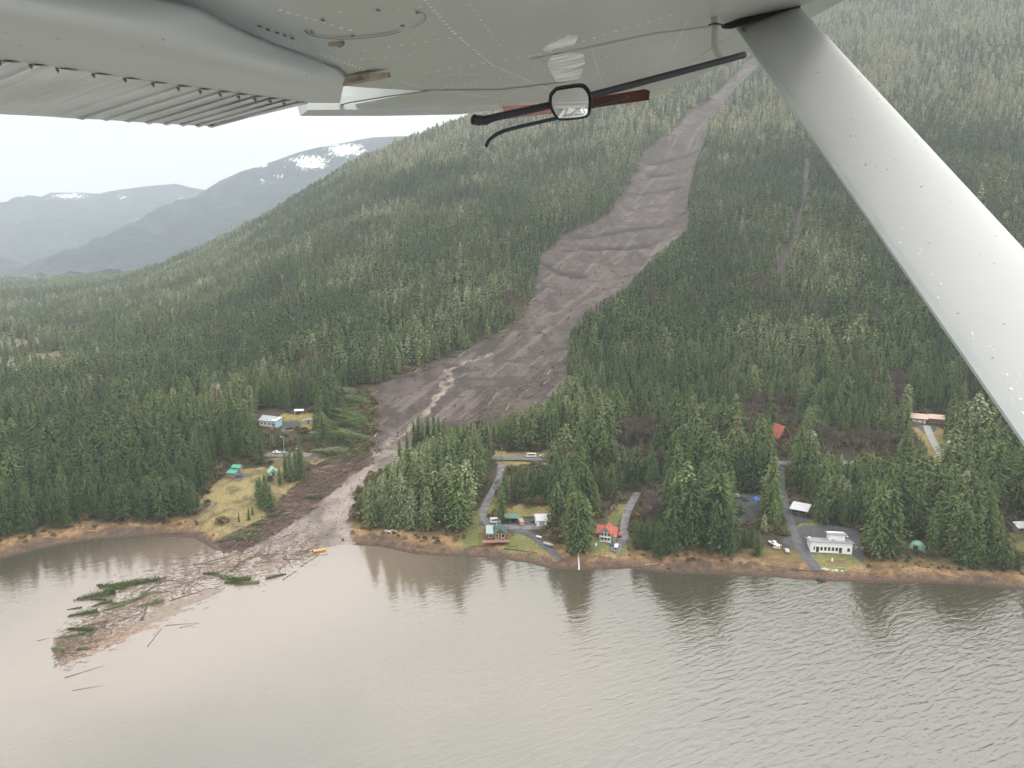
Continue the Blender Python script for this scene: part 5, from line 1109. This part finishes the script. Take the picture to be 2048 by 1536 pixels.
# flap: rounded forward part and corrugated aft part
def flap():
    top = [(-700,-240),(-300,-140),(60,-60),(380,6),(440,40),(500,68),(560,92),(620,114),(670,136),(690,156)]
    bot = [(-700,20),(-200,99),(0,127),(130,143),(300,168),(450,186),(600,206),(680,206)]
    def at(pts, f): n = len(pts)-1; k = min(int(f*n), n-1); q = f*n-k; return (pts[k][0]*(1-q)+pts[k+1][0]*q, pts[k][1]*(1-q)+pts[k+1][1]*q)
    def sm(pts):
        xs = np.array([at(pts, q/120) for q in range(121)])
        for _ in range(30): xs[1:-1] = (xs[:-2]+2*xs[1:-1]+xs[2:])/4
        return xs
    st, sb = sm(top), sm(bot)
    V, Fc = [], []; nu_, nv_ = 60, 20
    for i in range(nu_+1):
        f = i/nu_; a = st[2*i]; b_ = sb[2*i]; taper = min(1, (1-f)*7)**.5
        for j in range(nv_+1):
            g = j/nv_; x, y = a[0]*(1-g)+b_[0]*g, a[1]*(1-g)+b_[1]*g; off = .015+.055*math.sin(math.pi*min(1, g*1.02))**.8*taper
            V.append(wp(x, y, off))
    for i in range(nu_):
        for j in range(nv_): a = i*(nv_+1)+j; Fc.append((a, a+1, a+nv_+2, a+nv_+1))
    o = pbuild('flap', V, Fc, FLAPM, smooth=True); s_ = o.modifiers.new('thick', 'SOLIDIFY'); s_.thickness = .004
    # corrugated skin
    b1 = [(-330,78),(-70,117),(0,127),(62,134),(115,141),(187,152),(250,161),(306,170),(356,178),(400,184),(440,190),(477,195),(510,200),(540,204),(568,208),(592,212),(620,217)]
    b2 = [(-620,200),(-330,214),(-240,218),(-165,221),(-100,224),(-32,227),(32,230),(92,233),(147,237),(197,239),(242,242),(284,245),(320,247),(354,249),(386,251),(414,252),(432,252)]
    V, Fc = [], []; sub = 8
    for i in range(len(b1)-1):
        for q in range(sub):
            f = q/sub; x0 = b1[i][0]*(1-f)+b1[i+1][0]*f; y0 = b1[i][1]*(1-f)+b1[i+1][1]*f-9; x1 = b2[i][0]*(1-f)+b2[i+1][0]*f; y1 = b2[i][1]*(1-f)+b2[i+1][1]*f
            dd = .0055*math.sin(math.pi*f)**2+.002*f
            for g in (0, .04, .5, .96, 1): V.append(wp(x0*(1-g)+x1*g, y0*(1-g)+y1*g, .022+dd*(1 if 0 < g else .2)))
    n = len(V)//5
    for i in range(n-1):
        for j in range(4): a = i*5+j; Fc.append((a, a+1, a+6, a+5))
    c = pbuild('corrugated_skin', V, Fc, mat("pale_flap_skin", (.72, .74, .76), .4, coat=.3, nscale=4), o); s_ = c.modifiers.new('thick', 'SOLIDIFY'); s_.thickness = .006
    for i in range(1, len(b1)-2):
        x, y = b1[i]; P = [(x-3, y), (x+4, y+1), (x+2, y+6)]; slab('drain_notch', P, GREYLINE, .034, .004, o)
flap()
# flap end bracket and round inspection panels
slab('flap_bracket', [(650,181),(690,167),(740,156),(782,154),(752,161),(700,170)], DIRT, .02, .012)
def arc_rim(name, cx, cy_, rx, ry, a0, a1, m, w_=3, rot=0):
    V, Fc = [], []; n = 36
    for k in range(n+1):
        a = math.radians(a0+(a1-a0)*k/n)
        for s in (-1, 1): x = math.cos(a)*(rx+s*w_/2); y = math.sin(a)*(ry+s*w_/4); V.append(wp(cx+x*math.cos(rot)-y*math.sin(rot), cy_+x*math.sin(rot)+y*math.cos(rot), .004))
    for k in range(n): Fc.append((2*k, 2*k+1, 2*k+3, 2*k+2))
    return pbuild(name, V, Fc, m)
arc_rim('inspection_panel', 730, 46, 122, 30, 55, 175, GREYLINE, 3, -.10); arc_rim('inspection_panel', 730, 46, 122, 30, -35, 40, GREYLINE, 2, -.10)
slab('panel_latch', [(657,92),(690,88),(688,91),(680,96),(672,93),(659,94)], DIRT, .006, .006)
for x, y in ((520,54),(537,61),(555,67),(570,72),(585,78),(646,42),(625,66),(706,73),(805,53),(835,27),(757,22)): slab('screw', [(x-4, y), (x, y-1.3), (x+5, y+.6), (x+1, y+1.8)], mat('screw_heads', (.25, .24, .22), .6), .003, .002)
def seam(pts, m=GREYLINE, w_=1.6, name='panel_seam', off=.003):
    V, Fc = [], []
    for x, y in pts: V += [wp(x, y-w_/2, off), wp(x, y+w_/2, off)]
    for k in range(len(pts)-1): Fc.append((2*k, 2*k+1, 2*k+3, 2*k+2))
    pbuild(name, V, Fc, m)
seam([(290,2),(380,22),(440,50),(560,98),(640,124),(680,138),(693,150),(694,162)], GREYLINE, 3); seam([(640,221),(700,205),(780,192),(857,182)], GREYLINE, 2.4); mat("faint_seam", (.45, .455, .44), .5)
seam([(1182,92),(1190,120),(1200,150),(1207,172)], RIVET, 2.2); seam([(1468,70),(1430,95),(1375,130)], RIVET, 1.6); seam([(1440,52),(1300,70),(1180,96),(1060,120)], MATS["faint_seam"], 1.2); seam([(850,182),(1000,180),(1130,165)], MATS["faint_seam"], 1.5)
# rivet lines
def rivets():
    V, Fc = [], []
    lines = [((500,50),(760,150),34,1.0),((590,90),(780,160),26,1.1),((800,162),(860,180),14,1),((860,180),(1010,198),30,.9),((850,0),(905,62),10,1.7),((905,62),(985,130),16,1.7),((985,130),(1100,180),22,1.2),((830,148),(1080,108),12,1.5),((1080,108),(1340,30),13,1.6),((870,178),(1000,158),12,1),
             ((1000,158),(1340,86),20,1),((1375,42),(1340,110),14,1.1),((1340,110),(1300,145),8,1),((560,20),(700,60),9,1.7),((730,100),(900,76),8,1.4),((880,150),(960,148),9,1),((1180,150),(1300,128),10,.9),((900,190),(1000,186),12,.8),((1010,190),(1080,172),9,.9),((940,10),(1000,90),9,1.2),((700,120),(820,110),6,1.3),((640,26),(840,14),6,1.7)]
    rg = random.Random(3)
    for (a, b_, n, s) in lines:
        for k in range(n):
            f = k/(n-1); x = a[0]*(1-f)+b_[0]*f; y = a[1]*(1-f)+b_[1]*f; c = wp(x, y, 0); d = c.length; r = s*1.9*d/F*rg.uniform(.8, 1.15)
            if rg.random() < .06: continue
            i = len(V); V.append(c+nv*r*.6)
            for j in range(6): t_ = 6.283*j/6; V.append(c+(cv*math.cos(t_)*1.25+sv*math.sin(t_)*1.6)*r)
            for j in range(6): Fc.append((i, i+1+j, i+1+(j+1) % 6))
    o = pbuild('rivets', V, Fc, RIVET, smooth=True); o['kind'] = 'stuff'
rivets()
# blurred reflection of the mirror in the wing, painted on as pale slabs
PALEREFL = mat("pale_reflection", (.86, .88, .86), .5, noise=.25, nscale=9)
for P in ([(1084,100),(1112,84),(1135,74),(1156,74),(1150,90),(1118,96),(1090,104)], [(1094,132),(1104,112),(1140,108),(1168,112),(1170,128),(1150,136),(1098,140)], [(1100,143),(1166,139),(1160,158),(1112,164)]): slab('painted_reflection', P, PALEREFL, .005, .006, bevel=.002)
# wing tip: maroon end plate with cream lamp
def box_px(name, pts, d, th, m, parent=None, bevel=.004):
    P = [pd(x, y, d if isinstance(d, (int, float)) else d[i]) for i, (x, y) in enumerate(pts)]; n = len(P); V = P+[p*((p.length+th)/p.length) for p in P]
    Fc = [tuple(range(n)), tuple(range(2*n-1, n-1, -1))]+[(k, n+k, n+(k+1) % n, (k+1) % n) for k in range(n)]; return pbuild(name, V, Fc, m, parent, bevel=bevel)
tipd = wp(1150, 200).length
box_px('wing_tip', [(1003,211),(1120,206),(1290,178),(1302,183),(1300,200),(1180,217),(1016,238)], tipd*.985, .12, MAROON)
box_px('tip_lamp', [(1300,180),(1345,176),(1352,179),(1322,193),(1298,198)], tipd*.975, .06, CREAM)
# strut
P1 = pd(1470, 52, 2.80); P2 = pd(1602, 16, 2.74); ld = -Vector((-.034, .926, 1)); 
def strut():
    V, Fc = [], []; chord = P2-P1; n = 22
    for t in np.linspace(-.05, 2.35, 26):
        c = (P1+P2)/2+ld*t; 
        ax = chord/2; nrm = ax.cross(ld).normalized()
        if nrm.dot(c) > 0: nrm = -nrm
        for k in range(n):
            a = 2*math.pi*k/n; V.append(c+ax*math.cos(a)+nrm*math.sin(a)*.017*(1+.25*math.cos(a)))
    m = len(V)//n
    for i in range(m-1):
        for k in range(n): Fc.append((i*n+k, i*n+(k+1) % n, (i+1)*n+(k+1) % n, (i+1)*n+k))
    o = pbuild('strut', V, Fc, STRUTM, smooth=True)
    seamm = mat("strut_trailing_edge", (.60, .64, .64), .4)
    V, Fc = [], []
    for t in np.linspace(0, 2.3, 20):
        c = (P1+P2)/2+ld*t; ax = chord/2; nrm = ax.cross(ld).normalized(); nrm = -nrm if nrm.dot(c) > 0 else nrm
        V += [c-ax*1.02+nrm*.0045, c-ax*.90+nrm*.009, c-ax*.90-nrm*.009, c-ax*1.02-nrm*.006]
    for i in range(19):
        for k in range(4): Fc.append((i*4+k, i*4+(k+1) % 4, i*4+4+(k+1) % 4, i*4+4+k))
    pbuild('trailing_edge', V, Fc, seamm, o)
    rg = random.Random(12); V, Fc = [], []; ax = chord/2
    for q in range(150):
        t = .25+1.95*rg.random()**.7; f = rg.gauss(-.70, .09) if rg.random() < .8 else rg.uniform(-.9, -.4); ang = math.acos(max(-.98, min(.98, f))); c = (P1+P2)/2+ld*t; nrm = ax.cross(ld).normalized(); nrm = -nrm if nrm.dot(c) > 0 else nrm
        p = c+ax*f+nrm*math.sin(ang)*.017*(1+.25*f)*1.02; r = rg.choice([.0008, .0011, .0015, .0022]); e1 = ax.normalized(); e2 = ld.normalized()*rg.uniform(1.0, 2.0); i = len(V); V.append(p+nrm*r*.6)
        for j in range(7): a = 6.283*j/7; V.append(p+(e1*math.cos(a)+e2*math.sin(a))*r)
        for j in range(7): Fc.append((i, i+1+j, i+1+(j+1) % 7))
    d = pbuild('water_drops', V, Fc, mat("water_drops", (.88, .89, .88), .08, spec=.8), o, smooth=True); d['kind'] = 'stuff'
strut()
box_px('strut_boot', [(1440,52),(1452,46),(1590,4),(1600,6),(1603,14),(1590,20),(1462,58),(1446,58)], 2.72, .03, BLACK, bevel=.006)
# hose, black rod, mirror, wire
def ptube(name, pts, r, m, n=10, parent=None, smooth=True):
    V, Fc = [], []; P = [Vector(p) for p in pts]; Q = []
    for i in range(len(P)-1):
        p0 = P[max(i-1, 0)]; p1 = P[i]; p2 = P[i+1]; p3 = P[min(i+2, len(P)-1)]
        for k in range(5): t = k/5; Q.append(.5*((2*p1)+(p2-p0)*t+(2*p0-5*p1+4*p2-p3)*t*t+(3*p1-p0-3*p2+p3)*t**3))
    Q.append(P[-1]); prev = None
    for i, q in enumerate(Q):
        d = (Q[min(i+1, len(Q)-1)]-Q[max(i-1, 0)]).normalized(); a = (prev-d*prev.dot(d)).normalized() if prev else d.orthogonal().normalized(); prev = a; b_ = d.cross(a); rr = r[min(i, len(r)-1)] if isinstance(r, list) else r
        for k in range(n): t = 6.283*k/n; V.append(q+a*math.cos(t)*rr+b_*math.sin(t)*rr)
    m_ = len(Q)
    for i in range(m_-1):
        for k in range(n): Fc.append((i*n+k, i*n+(k+1) % n, (i+1)*n+(k+1) % n, (i+1)*n+k))
    Fc += [tuple(range(n))[::-1], tuple(range((m_-1)*n, m_*n))]; return pbuild(name, V, Fc, m, parent, smooth)
ptube('vent_hose', [pd(1412,-60,2.55), pd(1420,0,2.5), pd(1430,50,2.45), pd(1430,90,2.42), pd(1442,118,2.4), pd(1466,128,2.38)], .0115, HOSE, 12)
ptube('hose_clamp', [pd(1418,50,2.47), pd(1432,47,2.43), pd(1446,50,2.47)], .003, BLACK, 6)
rod = ptube('mirror_rod', [pd(958,243,1.75), pd(975,238,1.76), pd(1150,199,1.85), pd(1330,152,1.98), pd(1488,110,2.12)], .0088, BLACK, 10)
ptube('rod_end', [pd(942,238,1.74), pd(952,240,1.74), pd(966,241,1.75), pd(980,238,1.75), pd(1005,231,1.76)], [.004,.007,.011,.0125,.012,.011,.0115,.012,.0115,.011,.011,.011,.011,.011,.010,.009,.008,.008,.008,.0078,.0075], BLACK, 10, rod)
ptube('wire', [pd(972,292,1.72), pd(982,277,1.73), pd(1005,263,1.74), pd(1050,251,1.76), pd(1112,237,1.8)], .0042, BLACK, 8)
ptube('wire', [pd(1180,215,1.95), pd(1215,204,1.97), pd(1255,193,2.0)], .0045, BLACK, 8)
# mirror: eight-sided frame, glass tilted to look down and back
MP = [(1112,176),(1158,169),(1172,174),(1181,190),(1181,214),(1172,233),(1124,239),(1112,233),(1101,212),(1101,190)]
md = 1.80
fr = ptube('mirror_frame', [pd(x, y, md) for x, y in MP+MP[:1]], .0028, BLACK, 6)
mm = bpy.data.materials.new("mirror_glass"); mm.use_nodes = True; b_ = mm.node_tree.nodes['Principled BSDF']; b_.inputs['Base Color'].default_value = (.86, .88, .88, 1); b_.inputs['Metallic'].default_value = 1; b_.inputs['Roughness'].default_value = .05
V = [pd(1141, 204, md-.012)]; n_ = len(MP)
for f, dz in ((.35, -.010), (.7, -.005), (1, 0)): V += [pd(1141+(x-1141)*f, 204+(y-204)*f, md+.004+dz) for x, y in MP]
Fc = [(0, 1+k, 1+(k+1) % n_) for k in range(n_)]
for q in range(2): Fc += [(1+q*n_+k, 1+(q+1)*n_+k, 1+(q+1)*n_+(k+1) % n_, 1+q*n_+(k+1) % n_) for k in range(n_)]
gl = pbuild('mirror_glass', V, Fc, mm, fr, smooth=True)
# float struts as the mirror shows them: slim white bars just proud of the glass
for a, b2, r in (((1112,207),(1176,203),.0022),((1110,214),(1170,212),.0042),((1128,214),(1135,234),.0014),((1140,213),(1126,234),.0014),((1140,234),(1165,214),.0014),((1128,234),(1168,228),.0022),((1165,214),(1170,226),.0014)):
    ptube('reflected_strut', [pd(*a, md-.022), pd(*b2, md-.022)], r, WHITE, 6, gl)
# ------------------------------------------------------------------ haze
def build_haze():
    x0, x1, y0, y1, z0, z1 = -17000, 17000, -7000, 17000, -10, 2200
    V = [(x0,y0,z0),(x1,y0,z0),(x1,y1,z0),(x0,y1,z0),(x0,y0,z1),(x1,y0,z1),(x1,y1,z1),(x0,y1,z1)]
    Fc = [(3,2,1,0),(4,5,6,7),(0,1,5,4),(1,2,6,5),(2,3,7,6),(3,0,4,7)]
    m = bpy.data.materials.new("haze"); m.use_nodes = True; t = m.node_tree; t.nodes.clear()
    o_ = t.nodes.new('ShaderNodeOutputMaterial'); v = t.nodes.new('ShaderNodeVolumePrincipled'); v.inputs['Color'].default_value = (.83, .91, 1.0, 1); v.inputs['Density'].default_value = HAZE; v.inputs['Anisotropy'].default_value = .1
    t.links.new(v.outputs[0], o_.inputs['Volume'])
    o = meshobj("haze", V, Fc, m); tag(o, kind='stuff')
HAZE = 0.00011
build_haze()
